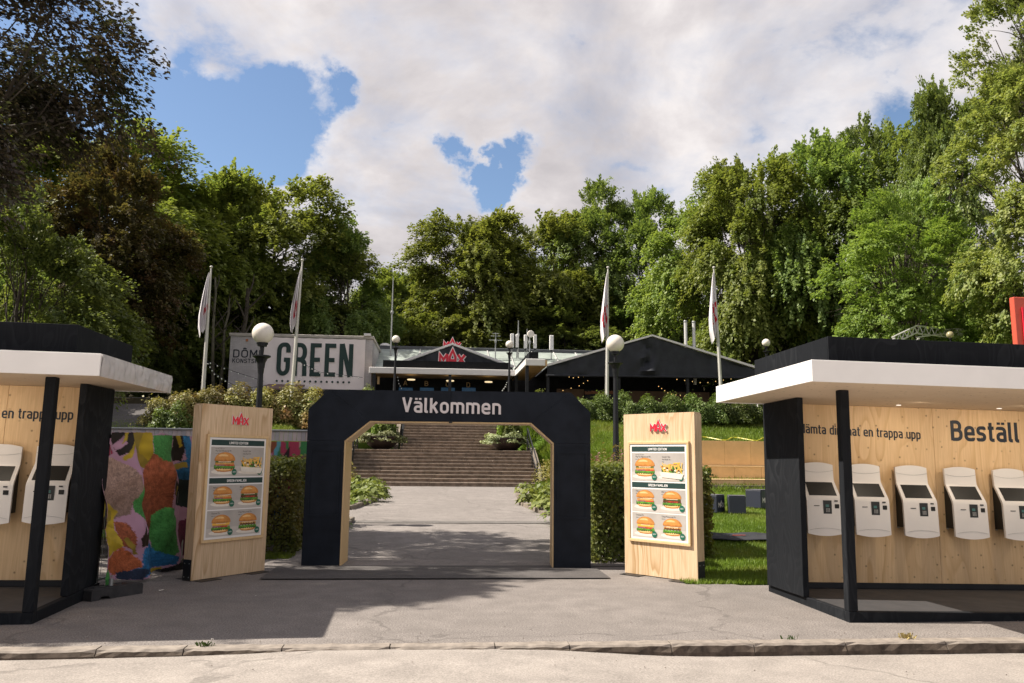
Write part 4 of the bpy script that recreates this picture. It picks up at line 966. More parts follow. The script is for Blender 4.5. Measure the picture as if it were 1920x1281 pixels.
# ================================================================== lamp posts and flagpoles
def lamp_post(label, px, py, pd, Y, zb, group='globe street lamps', gm='globe'):
    c = P3(px, py, Y); r = pd / 2 / FPX * Y / .985; t = thing('street_lamp', label, 'street lamp', (c.x, Y, zb), 0, group); h = c.z - zb
    s = r / .225
    MB().ball((0, 0, h), r, 28).build('globe', M[gm], t, smooth=True)
    MB().lathe([(.12 * s, -r * 1.03), (.12 * s, -r * .90), (.09 * s, -r * .86)], 16, (0, 0, h)).build('globe_collar', M['black'], t)
    cb = h - r * 1.04
    MB().lathe([(.035 * s, -.26 * s), (.045 * s, -.05 * s), (.10 * s, -.04 * s), (.10 * s, -.0)], 16, (0, 0, cb)).build('neck', M['black'], t)
    MB().lathe([(.06 * s, -.62 * s), (.07 * s, -.52 * s), (.075 * s, -.50 * s), (.085 * s, -.40 * s), (.13 * s, -.30 * s), (.19 * s, -.27 * s), (.19 * s, -.24 * s), (.05 * s, -.23 * s)], 12, (0, 0, cb)).build('capital', M['black'], t)
    MB().lathe([(.11 * s, 0), (.11 * s, .5), (.085 * s, .55), (.08 * s, h * .4), (.075 * s, h * .41), (.055 * s, cb - .6 * s)], 14).build('post', M['black'], t, smooth=True)
    return t
q = P3(480, 760, 18); lamp_post('large globe lamp on a black post standing behind the left menu totem', 493, 625.5, 38.5, 18.0, H(q.x, 18) - .1)
q = P3(1160, 850, 21); lamp_post('large globe lamp on a black post standing left of the right menu totem', 1153.5, 644.5, 34, 20.5, H(q.x, 20.5) - .1)
lamp_post('small distant globe lamp in front of the left end of the serving canopy', 742.5, 636.5, 14.8, 44.5, ZT)
lamp_post('small distant globe lamp between the logo gable and the marquee', 955.5, 646, 14.8, 44.5, ZT)
lamp_post('small distant globe lamp right of the marquee, above the right kiosk roof', 1436.5, 643, 15.5, 40, 4.3)
M['globe_dark'] = plain('mirrored dull globe', (.33, .29, .17), .25, .2)
lamp_post('dull brown globe lamp in front of the truss roof', 1781.5, 628, 14, 25.5, 1.0, gm='globe_dark')
def flagpole(label, base, top, Y, ftop, fbot, w, red, side, seed):
    b_, tp = P3(*base, Y), P3(*top, Y); t = thing('flagpole', label, 'flagpole', b_, 0, 'white flagpoles with limp flags'); ax = tp - b_
    MB().tube([(0, 0, -.3) , tuple(ax * .5), tuple(ax)], [.085, .07, .035], 10).build('pole', M['pole'], t, smooth=True)
    MB().ball(tuple(ax + Vector((0, 0, .06))), .075, 12, .8).build('finial', M['pole'], t, smooth=True)
    MB().tube([tuple(ax * .12 + Vector((.1 * side, 0, 0))), tuple(ax * .96 + Vector((.05 * side, 0, 0)))], .008, 4).build('halyard', M['pole'], t)
    zt, zbm = P3(top[0], ftop, Y).z - b_.z, P3(top[0], fbot, Y).z - b_.z; rr = random.Random(seed); nu, nv = 26, 44; vs = []; fs = []; mi = []
    ph = rr.uniform(0, 6)
    for j in range(nv + 1):
        v = j / nv
        for i in range(nu + 1):
            u = i / nu; ww = w * (.10 + .9 * min(1, v * 1.5) ** .8) * (1 - .25 * max(0, v - .85) / .15)
            zc_ = zt + (zbm - zt) * v * (1 - .16 * (1 - u) * v * 1.0); base_ = ax * (zc_ / ax.z)
            fold = math.sin(u * 17 + ph + v * 2.2) * .10 * min(1, v * 2 + .2)
            vs.append((base_.x + side * (.04 + ww * (u * .9 + .1 * math.sin(u * 17 + ph + 1.2))), base_.y + fold - .05, zc_ + .12 * math.sin(u * 9 + ph) * v))
    for j in range(nv):
        for i in range(nu):
            k = j * (nu + 1) + i; fs.append((k, k + 1, k + nu + 2, k + nu + 1)); u, v = i / nu, j / nv
            mi.append(1 if (red[0] < v < red[1] and red[2] < u < red[3] and math.sin(u * 29 + v * 21) > red[4]) else 0)
    o = MB().add(vs, fs).build('flag', [M['flag'], M['flag_red']], t, smooth=True)
    o.data.polygons.foreach_set('material_index', mi)
flagpole('leftmost white flagpole, its limp white flag showing little red', (379, 765), (396, 503), 37.5, 512, 632, .42, (.55, .66, .0, .5, -.2), -1, 1)
flagpole('second white flagpole from the left, in front of the GREEN banner', (545, 765), (567, 490), 38, 508, 628, .36, (.50, .80, .0, .55, -.1), -1, 2)
flagpole('white flagpole in front of the marquee, beside the near right lamp', (1138, 775), (1140, 504), 38, 512, 640, .32, (.50, .85, .1, .9, .0), -1, 3)
flagpole('rightmost white flagpole, leaning slightly over the white kiosk roof', (1355, 780), (1338.5, 504), 38, 512, 642, .38, (.45, .78, .0, .6, .1), -1, 4)

# --- truss roof of a stage far right, and a red board behind the right kiosk
ty = 27.0; q0 = P3(1676, 634, ty); tr = thing('stage_truss', 'aluminium truss roof with white canopy seen over the right kiosk', 'stage roof', q0)
def tp_(px, py, dy=0): return P3(px, py, ty + dy) - q0
def truss(a_, b_, off, n, nm='truss'):
    mb = MB(); A, B = a_, b_; o = Vector(off)
    mb.tube([A, B], .03, 6).tube([A + o, B + o], .03, 6)
    for k in range(n):
        s0, s1 = k / n, (k + .5) / n; mb.tube([A.lerp(B, s0) + o, A.lerp(B, s1)], .017, 5); mb.tube([A.lerp(B, s1), A.lerp(B, (k + 1) / n) + o], .017, 5)
    mb.build(nm, M['alu'], tr)
truss(tp_(1672, 633), tp_(1719, 611), (0, 0, -.25), 5); truss(tp_(1719, 611), tp_(1785, 619), (0, 0, -.28), 6)
truss(tp_(1700, 630, 3), tp_(1760, 622, 3), (0, 0, -.2), 5)
MB().tube([tp_(1718, 633), tp_(1790, 622)], .03, 6).build('cross_tube', M['alu'], tr)
MB().add([tp_(1783, 616), tp_(1812, 615), tp_(1812, 630), tp_(1765, 627), tp_(1783, 616) + Vector((0, 2, 0)), tp_(1812, 615) + Vector((0, 2, 0)), tp_(1812, 630) + Vector((0, 2, 0)), tp_(1765, 627) + Vector((0, 2, 0))],
         [(0, 1, 2, 3), (4, 5, 6, 7), (0, 4, 5, 1), (1, 5, 6, 2), (2, 6, 7, 3), (3, 7, 4, 0)]).build('white_canopy', M['white'], tr)
for px in (1676, 1800):
    a_ = tp_(px, 634); MB().tube([a_, a_ - Vector((0, 0, q0.z - 1.0))], .06, 8).build('tower', M['alu'], tr)
q = P3(1907, 640, 13.5); rp_ = thing('red_board', 'tall red orange board cut by the right frame edge behind the kiosk', 'sign board', (q.x, 13.5, 0))
hz = P3(1910, 557, 13.5).z
MB().box(0, 1.3, 0, .12, .0, hz, .01).build('board', M['red_panel'], rp_); MB().box(.13, 1.2, -.03, -.003, 1.0, hz - .2).build('inset_panel', M['red'], rp_)

# ================================================================== trees
B1 = tree_variant(1, 15, 5.6, 7.6, 34, 2000, 50, .215, droop=.4, bare=2.6, spray=(1.25, .36))
B2 = tree_variant(2, 15, 5.4, 7.8, 40, 2000, 50, .215, droop=.5, spray=(1.15, .34), lobe_r=(.24, .4), bare=1.5)
B3 = tree_variant(3, 16, 5.2, 8.4, 30, 2000, 50, .215, droop=.3, lobe_r=(.32, .48), bare=2.4, spray=(1.15, .4))
B4 = tree_variant(4, 15, 5.6, 7.2, 44, 2000, 50, .21, droop=.55, lobe_r=(.22, .36), bare=1.6, spray=(1.2, .38))
MP = tree_variant(5, 13, 6.0, 7.0, 52, 3400, 34, .16, droop=.12, lobe_r=(.22, .32), bare=1.8, spray=(.5, .5), flatn=1.0)
LM = tree_variant(6, 22, 5.2, 11.0, 60, 4200, 34, .16, droop=.3, lobe_r=(.20, .34), bare=2.0, spray=(.6, .36))
CB = tree_variant(8, 12, 6.0, 8.6, 30, 3900, 34, .125, droop=.45, lobe_r=(.15, .34), bare=5.6, spray=(.85, .3), trunk_r=.38)
tg = 'trees on the wooded slope'
cbt = place(CB, 'dark purple copper beech whose branches hang into the upper left corner', tg, -335, -235, 560, 13.5, 'copper_leaf', 0.4, name='copper_beech'); cbt.scale[1] *= .92
place(B3, 'bronze leaved beech behind the left kiosk, brown lit foliage', tg, 222, 290, 130, 42, 'copper_leaf2', 1.0, name='copper_beech')
place(B1, 'bright green beech rising behind the bronze beech at upper left', tg, 190, 200, 190, 50, 'beech', 2.0)
place(B4, 'dark green bushy tree low behind the left kiosk roof', tg, 60, 375, 175, 19.5, 'beech_dark', .5)
place(B2, 'beech left of the flagpoles with thin airy top', tg, 405, 318, 120, 58, 'beech', 3.1)
place(B1, 'broad rounded beech above the GREEN banner', tg, 515, 328, 135, 60, 'beech', 4.0)
place(B4, 'dark drooping beech at the left edge of the sky gap', tg, 652, 425, 92, 60, 'beech_dark', 1.7)
place(B3, 'small far tree in the gap over the brick building corner', tg, 735, 512, 62, 84, 'beech', .2)
place(B2, 'small far tree in the gap, right of the thin mast', tg, 792, 500, 66, 86, 'beech_dark', 2.2)
place(B2, 'sunlit beech left in the middle group behind the red logo', tg, 893, 393, 112, 66, 'beech', 5.2)
place(B1, 'wide beech in the middle group behind the antennas', tg, 1000, 388, 118, 68, 'beech', 1.2)
place(B4, 'beech with feathery top, tallest of the middle group', tg, 1118, 363, 98, 70, 'beech_dark', 2.6)
place(B3, 'beech behind the marquee peak, right end of the middle group', tg, 1212, 374, 80, 68, 'beech_dark', .9)
place(B4, 'pale drooping beech right behind the marquee', tg, 1325, 345, 105, 56, 'beech', 3.9)
place(B2, 'tall beech over the rightmost flagpole', tg, 1405, 285, 112, 50, 'beech', .1)
place(B1, 'dark beech right of the rightmost flagpole', tg, 1520, 256, 118, 49, 'beech_dark', 5.6)
place(B3, 'tall dark beech with ragged crown left of the linden', tg, 1640, 232, 110, 47, 'beech_dark', 4.4)
place(B2, 'bluish green tree between the ragged beech and the linden', tg, 1765, 150, 105, 40, 'beech_dark', 1.1)
place(MP, 'bright green round maple above the right kiosk', tg, 1695, 312, 175, 29, 'maple', 2.4, 'bark', name='maple_tree')
place(LM, 'tall pale green linden filling the right edge', tg, 1935, -170, 205, 23.5, 'lime_leaf', 0.7, name='linden_tree')
ug = 'young beeches under the tall trees'
for px, pt, hp, d, T, mt_, rt, lb in (
    (300, 560, 90, 54, B4, 'beech_dark', 1, 'young beech in the shade left of the leftmost flagpole'), (420, 560, 90, 60, B1, 'beech_dark', 2, 'young beech in the shade just behind the leftmost flagpole'),
    (590, 560, 100, 60, B4, 'beech_dark', 3, 'young beech directly behind the GREEN banner'), (760, 580, 80, 66, B1, 'beech', 4, 'young beech behind the left small globe lamp'),
    (880, 560, 90, 66, B4, 'beech', 5, 'young bright beech behind the roof logo sign'), (1060, 570, 100, 65, B3, 'beech_dark', 6, 'young beech behind the antennas'),
    (1180, 570, 90, 65, B4, 'beech_dark', .4, 'young beech behind the marquee peak'), (1390, 590, 90, 50, B4, 'beech', 1.4, 'young beech with lit sprays right of the rightmost flagpole'),
    (1500, 560, 90, 52, B1, 'beech_dark', 2.4, 'young dark beech behind the black roof edge of the right kiosk'), (1620, 540, 100, 54, B4, 'beech_dark', 3.4, 'young beech in the dark behind the truss roof'),
    (1760, 540, 110, 50, B1, 'beech_dark', 4.4, 'young beech below the maple'), (50, 500, 120, 33, B4, 'beech_dark', 2.2, 'young beech shading the winding path behind the left kiosk roof'), (150, 540, 110, 38, B4, 'beech_dark', 5.4, 'young beech above the black roof edge of the left kiosk')):
    place(T, lb, ug, px, pt, hp, d, mt_, rt)
# slim trunks between the left flagpoles
for px, b_, tt, Y, lb in ((460, 690, 540, 50, 'thick dark trunk behind the brick building roof edge'), (403, 700, 520, 49, 'slim grey trunk right of the leftmost flag'), (418, 690, 560, 50, 'slanting thin trunk beside the slim grey one')):
    a_ = P3(px, b_, Y); c = P3(px + (12 if 'slant' in lb else 2), tt, Y); t = thing('bare_trunk', lb, 'tree', (a_.x, Y, H(a_.x, Y)), 0, 'bare trunks on the left'); mb = MB(); rr = random.Random(px)
    hh = c.z - H(a_.x, Y); rad = .22 if 'thick' in lb else .12
    tube_path(mb, (0, 0, -.5), (c.x - a_.x, 0, hh), rad, rad * .5, rr, .03, 8, 8); mb.build('trunk', M['bark_light'] if rad < .2 else M['bark'], t, smooth=True)
    mb = MB()
    for k in range(6): z_ = hh * (.45 + .09 * k); tube_path(mb, ((c.x - a_.x) * z_ / hh, 0, z_), ((c.x - a_.x) * z_ / hh + rr.uniform(-1.6, 1.6), rr.uniform(-1, 1), z_ + rr.uniform(.8, 1.8)), rad * .4, .02, rr)
    mb.build('branch', M['bark'], t, smooth=True)

# ================================================================== order kiosks
def on_plane(px, py, o, ux):
    """hit of a pixel ray with the vertical plane through o along ux: returns (u, z)"""
    v = ray(px, py); o = Vector(o); ux = Vector(ux).normalized(); nrm = Vector((-ux.y, ux.x, 0)); c = Vector((0, 0, CAMZ))
    t = (o - c).dot(nrm) / v.dot(nrm); p = c + v * t; return (p - o).dot(ux), p.z - o.z
def in_local(Mw, px, py, yl):
    Mi = Mw.inverted(); c = Mi @ Vector((0, 0, CAMZ)); v = Mi.to_3x3() @ ray(px, py); t = (yl - c.y) / v.y; return c + v * t
def mkM(loc, rx, ry, rz):
    return Matrix.Translation(loc) @ Matrix.Rotation(rz, 4, 'Z') @ Matrix.Rotation(rx, 4, 'X') @ Matrix.Rotation(ry, 4, 'Y')
def make_kiosk(label, Mw, sx, W, wall, panel0, panel1, roof0, roof1, so, zu, par, zpar, joints, base_back):
    t = thing('order_kiosk', label, 'kiosk', (0, 0, 0)); t.matrix_world = Mw
    def bx(x0, x1, y0, y1, z0, z1, name, mat, bev=.004, o=t): return MB().box(sx * x0, sx * x1, y0, y1, z0, z1, bev).build(name, mat, o)
    zf = .105
    bx(0, W, 0, .09, -.14, zf, 'plinth_beam', M['black_wood'])
    bx(0, .07, .093, base_back, -.14, zf - .002, 'plinth_beam', M['black_wood'])
    bx(.072, W, .093, wall + .1, .02, zf - .012, 'floor_deck', M['deck'])
    bx(0.0, .10, .002, .098, zf + .001, zu - .002, 'corner_post', M['black_wood'], .006)
    bx(W - .1, W, .002, .098, zf + .001, zu - .002, 'corner_post', M['black_wood'], .006)
    bx(-.036 + (.046 if sx < 0 else 0), .036 + (.046 if sx < 0 else 0), panel0, panel1, zf + .003, zu - .004, 'side_panel', M['black_wood'])
    bx(W - .085, W - .012, panel0, panel1, zf + .012, zu - .004, 'side_panel', M['black_wood'])
    bx(.04, W - .108, wall - .03, wall - .004, zf - .010, zf + .06, 'skirting', M['black'])
    xs_ = [.04] + joints + [W - .108]
    for a, b in zip(xs_[:-1], xs_[1:]): bx(a + .0015, b - .0015, wall, wall + .018, zf + .055, zu - .002, 'wall_panel', M['ply'], .002)
    bx(.11, W - .11, wall + .02, wall + .12, -.1, zu - .003, 'back_frame', M['black_wood'])
    # roof
    bx(-so + .02, W + so - .02, roof0 + .02, roof1 - .02, zu + .019, zu + .18, 'roof_core', M['black'], 0)
    n = 5; wx = (W + 2 * so - .044) / n
    for k in range(n): bx(-so + .022 + wx * k + .001, -so + .022 + wx * (k + 1) - .001, roof0 + .022, roof1 - .022, zu, zu + .017, 'ceiling_panel', M['ply_soffit'], 0)
    bx(-so, W + so, roof0, roof0 + .019, zu - .012, zu + .20, 'fascia', M['white'], .003)
    side_m = M['white_film'] if sx < 0 else M['white']
    nn = 90; vs = []; fs = []
    for s, xx in ((0, -so), (1, W + so)):
        if s == 0 and sx < 0:
            o0 = len(vs)
            for i in range(nn + 1):
                for j in range(7):
                    v = j / 6; y = roof0 + .022 + (roof1 - roof0 - .03) * i / nn; z = zu - .012 + .212 * v
                    d = .035 * mnoise.noise(Vector((y * 3.5, z * 6, 1))) + .018 * mnoise.noise(Vector((y * 9, z * 16, 5)))
                    vs.append((sx * (xx - .006 - abs(d) * (0 < j < 6)), y, z))
            for i in range(nn):
                for j in range(6): k = o0 + i * 7 + j; fs.append((k, k + 7, k + 8, k + 1))
            MB().add(vs, fs).build('crumpled_film', side_m, t, smooth=True)
        bx(xx if s == 0 else xx - .019, xx + .019 if s == 0 else xx, roof0 + .022, roof1, zu - .010, zu + .199, 'fascia', M['white'], .003)
    bx(-so + .022, W + so - .022, roof1 - .019, roof1, zu - .01, zu + .199, 'fascia', M['white'], .003)
    a, b, c, d = par
    seg = [a, a + 1.22 * 1.0, a + 3.0, W - a] if False else [a, W * .46, W - a]
    for s0, s1 in zip(seg[:-1], seg[1:]): bx(s0 + .001, s1 - .001, b, b + .02, zu + .182, zpar, 'parapet_board', M['black_wood'], .002)
    for s, xx in ((0, a), (1, W - a - .02)):
        L_ = [b + .022, b + .022 + (c - b) * .36, c]
        for s0, s1 in zip(L_[:-1], L_[1:]): bx(xx, xx + .02, s0 + .001, s1 - .001, zu + .182, zpar - .001, 'parapet_board', M['black_wood'], .002)
    bx(a + .022, W - a - .022, c - .02, c, zu + .182, zpar, 'parapet_board', M['black_wood'], .002)
    bx(-so + .1, W + so - .1, roof0 + .1, roof1 - .1, zu + .1805, zu + .181, 'roof_felt', M['black'], 0)
    for k in range(3): 
        xx = 1.55 + k * 1.35; MB().lathe([(.028, -.006), (.03, -.002), (.03, 0)], 14, (sx * xx, wall - .28, zu)).build('downlight', M['downlight'], t)
        ld = bpy.data.lights.new('wall_fill_lamp', 'AREA'); ld.shape = 'DISK'; ld.size = .09; ld.energy = 4; ld.color = (1, .86, .68); lo = bpy.data.objects.new('wall_fill_lamp', ld); COL.objects.link(lo); lo.parent = t; lo.location = (sx * xx, wall - .28 - .55, zu - .014)  # added fill lamp, set forward of the downlight to lift the dark wall
        lo.rotation_euler = (R(12), 0, 0)
    return t
M['downlight'] = plain('lit downlight', (.9, .88, .8), .3, 0, emit=(1, .92, .8), estr=.5)
M['white_film'] = plain('crumpled glossy white film', (.60, .57, .57), .12, .03, 2, 0, spec=.7)

KR = mkM(atZ(1593, 1168, 0), -.012, .014, .009)
KLo = atZ(59, 1171, 0)
KL = mkM(KLo, .012, .010, .049)
jr = [in_local(KR, 1755, 900, 1.75).x]; jr = [jr[0] - 1.2, jr[0], jr[0] + 1.2, jr[0] + 2.4]; jr = [j for j in jr if .3 < j < 4.6]
make_kiosk('right order kiosk, its plywood wall lettered Beställ, fully sunlit white roof side', KR, 1, 4.9, 1.75, .93, 1.90, -.72, 1.88, .66, 2.36, (-.30, -.36, 1.50, 0), 2.86, jr, 1.95)
jl = [-in_local(KL, 20, 700, 1.55).x]; jl = [jl[0] + 1.2 * k for k in range(4)]; jl = [j for j in jl if .3 < j < 4.6]
make_kiosk('left order kiosk in the shade of trees, cut by the left frame edge', KL, -1, 4.9, 1.55, .84, 1.72, -.47, 1.95, .56, 2.35, (-.18, -.06, 1.62, 0), 2.87, jl, 1.75)
def wall_text(Mw, yl, s, x0px, x1px, basepx, h, kname, joined, lab, parent):
    a = in_local(Mw, x0px, basepx[0], yl); b = in_local(Mw, x1px, basepx[1], yl)
    w = b.x - a.x; sl = (b.z - a.z) / w
    letters(s, h, w, lambda u, v, d: (a.x + u, yl - .0015 - d, a.z + v + u * sl), M['navy_txt'], parent, 'wall_letter', .0025, joined=joined, wt=.135)
kr = bpy.data.objects['order_kiosk']; kl = bpy.data.objects['order_kiosk.001']
x_upp = in_local(KR, 1726, 824, 1.75); full = 'Hämta din mat en trappa upp'
# "mta ... upp" starts at px 1519 for the letter a with dots
ratio = (text_width(full) - text_width('H') - .12) / 1.0
a_ = in_local(KR, 1511, 812.5, 1.75); wfull = (x_upp.x - a_.x) * text_width(full) / (text_width(full) - text_width('H') - .12)
x0w = x_upp.x - wfull; zt_ = lambda u: a_.z + (x_upp.z - a_.z) * ((x0w + u) - a_.x) / (x_upp.x - a_.x)
letters(full, .118, wfull, lambda u, v, d: (x0w + u, 1.75 - .0015 - d, zt_(u) + v), M['navy_txt'], kr, 'small_wall_letter', .0025, joined=False, wt=.15)
bz = in_local(KR, 1784, 826, 1.75); bz2 = in_local(KR, 1911, 829.5, 1.75); wB = (bz2.x - bz.x); wfB = wB * text_width('Beställ här') / text_width('Beställ')
letters('Beställ här', .255, wfB, lambda u, v, d: (bz.x + u, 1.75 - .0015 - d, bz.z + v + (bz2.z - bz.z) * u / wB), M['navy_txt'], kr, 'wall_letter', .0025, joined=False, wt=.165)
e_ = in_local(KL, 136.5, 787.5, 1.55)
letters(full, .118, wfull, lambda u, v, d: (e_.x - wfull + u, 1.55 - .0015 - d, e_.z + v), M['navy_txt'], kl, 'small_wall_letter', .0025, joined=False, wt=.15)

# ------------------------------------------------------------------ order terminals on the walls
def make_terminal(label):
    t = thing('order_terminal', label, 'terminal', (0, 0, 0), 0, 'white order terminals on the kiosk walls')
    prof = [(.92, .085), (.80, .092), (.71, .10), (.685, .112), (.60, .165), (.50, .226), (.465, .243), (.43, .249), (.20, .256), (0, .262)]
    nc = 10; hw = .21; vs = []; fs = []
    for (z, o) in prof:
        for i in range(nc + 1):
            u = -1 + 2 * i / nc; e = 1.0 if z > .9 else (-1.0 if z < .01 else 0); w = hw * (1 if z > .7 else (1.0 + .06 * min(1, (.71 - z) / .25)))
            vs.append((u * w, -o - .006 * (1 - u ** 4), z + e * .032 * (1 - u * u)))
    n = len(vs); m = nc + 1
    vs += [(x * .985, y + .035, z) for x, y, z in vs]
    for j in range(len(prof) - 1):
        for i in range(nc): k = j * m + i; fs += [(k, k + 1, k + m + 1, k + m), (n + k, n + k + m, n + k + m + 1, n + k + 1)]
        for i in (0, nc): k = j * m + i; fs.append((k, k + m, n + k + m, n + k))
    for i in range(nc):
        for j in (0, len(prof) - 1): k = j * m + i; fs.append((k, k + 1, n + k + 1, n + k))
    MB().add(vs, fs).build('shell', M['shell'], t, smooth=True)
    MB().prism([(-.002, .10), (-.225, .10), (-.215, .46), (-.10, .68), (-.002, .68)], -.17, .17, 'x').build('housing', M['dark_plastic'], t)
    MB().prism([(-.001, .685), (-.06, .685), (-.055, .88), (-.001, .88)], -.16, .16, 'x').build('upper_housing', M['dark_plastic'], t)
    sc_ = lambda s, u, d: (u, -(.112 + (.226 - .112) * s) - .0085 - d, .685 + (.50 - .685) * s)
    MB().add([sc_(.02, -.172, 0), sc_(.02, .172, 0), sc_(.98, .176, 0), sc_(.98, -.176, 0), sc_(.02, -.172, -.01), sc_(.02, .172, -.01), sc_(.98, .176, -.01), sc_(.98, -.176, -.01)],
             [(0, 1, 2, 3), (7, 6, 5, 4), (0, 4, 5, 1), (1, 5, 6, 2), (2, 6, 7, 3), (3, 7, 4, 0)]).build('screen', M['screen'], t)
    MB().box(-.018, .088, -.262, -.20, .262, .440).build('card_reader_recess', M['dark_plastic'], t)
    o = MB(); o.box(.006, .066, -.2655, -.2625, .282, .345)
    pp = o.build('pin_pad', M['dark_plastic'], t)
    k_ = MB()
    for r_ in range(4):
        for c in range(3): k_.box(.012 + c * .018, .024 + c * .018, -.2685, -.266, .286 + r_ * .013, .295 + r_ * .013)
    k_.build('keys', M['grey_key'], pp)
    MB().box(.010, .050, -.2655, -.2625, .352, .385).build('pin_display', M['teal'], t)
    MB().box(-.135, -.068, -.2615, -.250, .362, .372).build('receipt_slot', M['dark_plastic'], t)
    MB().box(.128, .168, -.2615, -.24, .425, .442).build('sensor_window', M['dark_plastic'], t)
    MB().box(.130, .186, -.2620, -.24, .335, .392, .004).build('scanner_window', M['screen'], t)
    for zz, s in ((.845, 1), (.045, -1)):
        P = [(-.205 + .41 * i / 14, (-.0995 if s > 0 else -.2685) - .0 * i, zz - s * .028 * (1 - (2 * i / 14 - 1) ** 2)) for i in range(15)]
        MB().tube(P, .0016, 4).build('seam', M['grey_key'], t)
    MB().box(-.19, -.168, -.05, -.03, .085, .10).build('catch', M['steel'], t)
    return t
TL = ['leftmost terminal in the right kiosk, its left half hidden behind the black side panel', 'terminal in the right kiosk just right of the corner post', 'middle terminal of the right kiosk, fully visible left of the wall joint',
      'terminal in the right kiosk directly below the word Beställ', 'terminal in the right kiosk cut by the right frame edge']
first = make_terminal(TL[0])
tpos = [(KR, 1.75, px, 868 + (px - 1534) * .033) for px in (1531, 1619, 1707.5, 1799, 1890)] + [(KL, 1.55, 5, 834), (KL, 1.55, 107, 834)]
TL += ['terminal in the left kiosk cut by the left frame edge', 'terminal in the left kiosk behind the black corner post']
for i, (Mw, yl, px, py) in enumerate(tpos):
    t = first if i == 0 else copy_tree(first); t['label'] = TL[i]
    p = in_local(Mw, px, py, yl - .09); t.matrix_world = Mw @ Matrix.Translation((p.x, yl - .001, p.z - .85)) @ Matrix.Diagonal((1, 1, .9, 1))

# ================================================================== welcome gate
gl_, gr_ = atZ(564.4, 1062.5, 0), atZ(1107.9, 1067.5, 0); gux = (gr_ - gl_).normalized(); gang = math.atan2(gux.y, gux.x)
gate = thing('welcome_gate', 'dark navy chamfered entrance gate lettered Välkommen across the path', 'gate', gl_, gang)
gp = lambda px, py: on_plane(px, py, gl_, gux)
GW = (gr_ - gl_).length
o1, o2, o3_, o4 = gp(578.5, 766), gp(612, 728.5), gp(1065.5, 738), gp(1107.2, 775)
zc1 = (o1[1] + o4[1]) / 2; zt1 = (o2[1] + o3_[1]) / 2; ch = (o2[0] + GW - o3_[0]) / 2
i0, i1, i2, i3 = gp(635.9, 1062), gp(646, 825), gp(693.5, 787), gp(996, 795); i4, i5 = gp(1038.6, 832.5), gp(1038, 1067)
li = i0[0]; ri = i5[0]; zi = (i1[1] + i4[1]) / 2; zb_ = (i2[1] + i3[1]) / 2; cl_, cr_ = i2[0], i3[0]; GD = .55
sl_ = -.006
mid = gp(845, 760)[0]; zq = zi
pieces = [('leg', [(0, 0), (li, 0), (li, zi - .003), (0, zi - .003)]), ('corner', [(0, zi), (li, zi), (cl_, zb_), (ch, zt1), (0, zc1)]),
          ('beam', [(cl_ + .003, zb_), (mid, zb_), (mid, zt1), (ch + .003, zt1)]), ('beam', [(mid + .004, zb_), (cr_ - .003, zb_), (GW - ch - .003, zt1), (mid + .004, zt1)]),
          ('corner', [(cr_, zb_), (ri, zi), (GW, zi), (GW, zc1), (GW - ch, zt1)]), ('leg', [(ri, 0), (GW, 0), (GW, zi - .003), (ri, zi - .003)])]
for nm_, pts in pieces: MB().prism(pts, 0, GD).build(nm_, M['navy'], gate)
th = .022
inner = [(li, 0), (li, zi), (cl_, zb_), (cr_, zb_), (ri, zi), (ri, 0)]
for (a, b) in zip(inner[:-1], inner[1:]):
    A, B = Vector((*a, 0)), Vector((*b, 0)); d = (B - A).normalized(); n_ = Vector((d.y, -d.x, 0))
    q_ = [(a[0] + n_.x * .001, a[1] + n_.y * .001), (b[0] + n_.x * .001, b[1] + n_.y * .001), (b[0] + n_.x * th - d.x * .0, b[1] + n_.y * th), (a[0] + n_.x * th, a[1] + n_.y * th)]
    for (y0_, y1_) in ((.012, .27), (.275, GD - .012)): MB().prism(q_, y0_, y1_).build('reveal_board', M['timber'], gate)
for (xa, xb) in ((.05, li - .05), (ri + .05, GW - .05)):
    za, zz = .72, 1.72
    mb = MB()
    for (p, q, r_, s_) in ((xa, xb, zz - .03, zz), (xa, xb, za, za + .03), (xa, xa + .03, za + .031, zz - .031), (xb - .03, xb, za + .031, zz - .031)): mb.box(p, q, -.014, -.001, r_, s_)
    mb.build('panel_moulding', M['navy'], gate)
    MB().box(xa - .05, xb + .05, -.006, -.001, 1.775, 1.785).build('seam_strip', M['navy'], gate)
v0, v1 = gp(754, 773), gp(939, 777.5); vh = gp(760, 745)[1] - v0[1]
letters('Välkommen', vh * .985, v1[0] - v0[0], lambda u, v, d: (v0[0] + u, -.001 - d, v0[1] + (v1[1] - v0[1]) * u / (v1[0] - v0[0]) + v), M['white_txt'], gate, 'letter', .022, joined=False, wt=.15)
MB().box(mid - .02, mid + .03, -.02, .0, zb_ - .02, zb_ + .012).build('hinge', M['black'], gate)

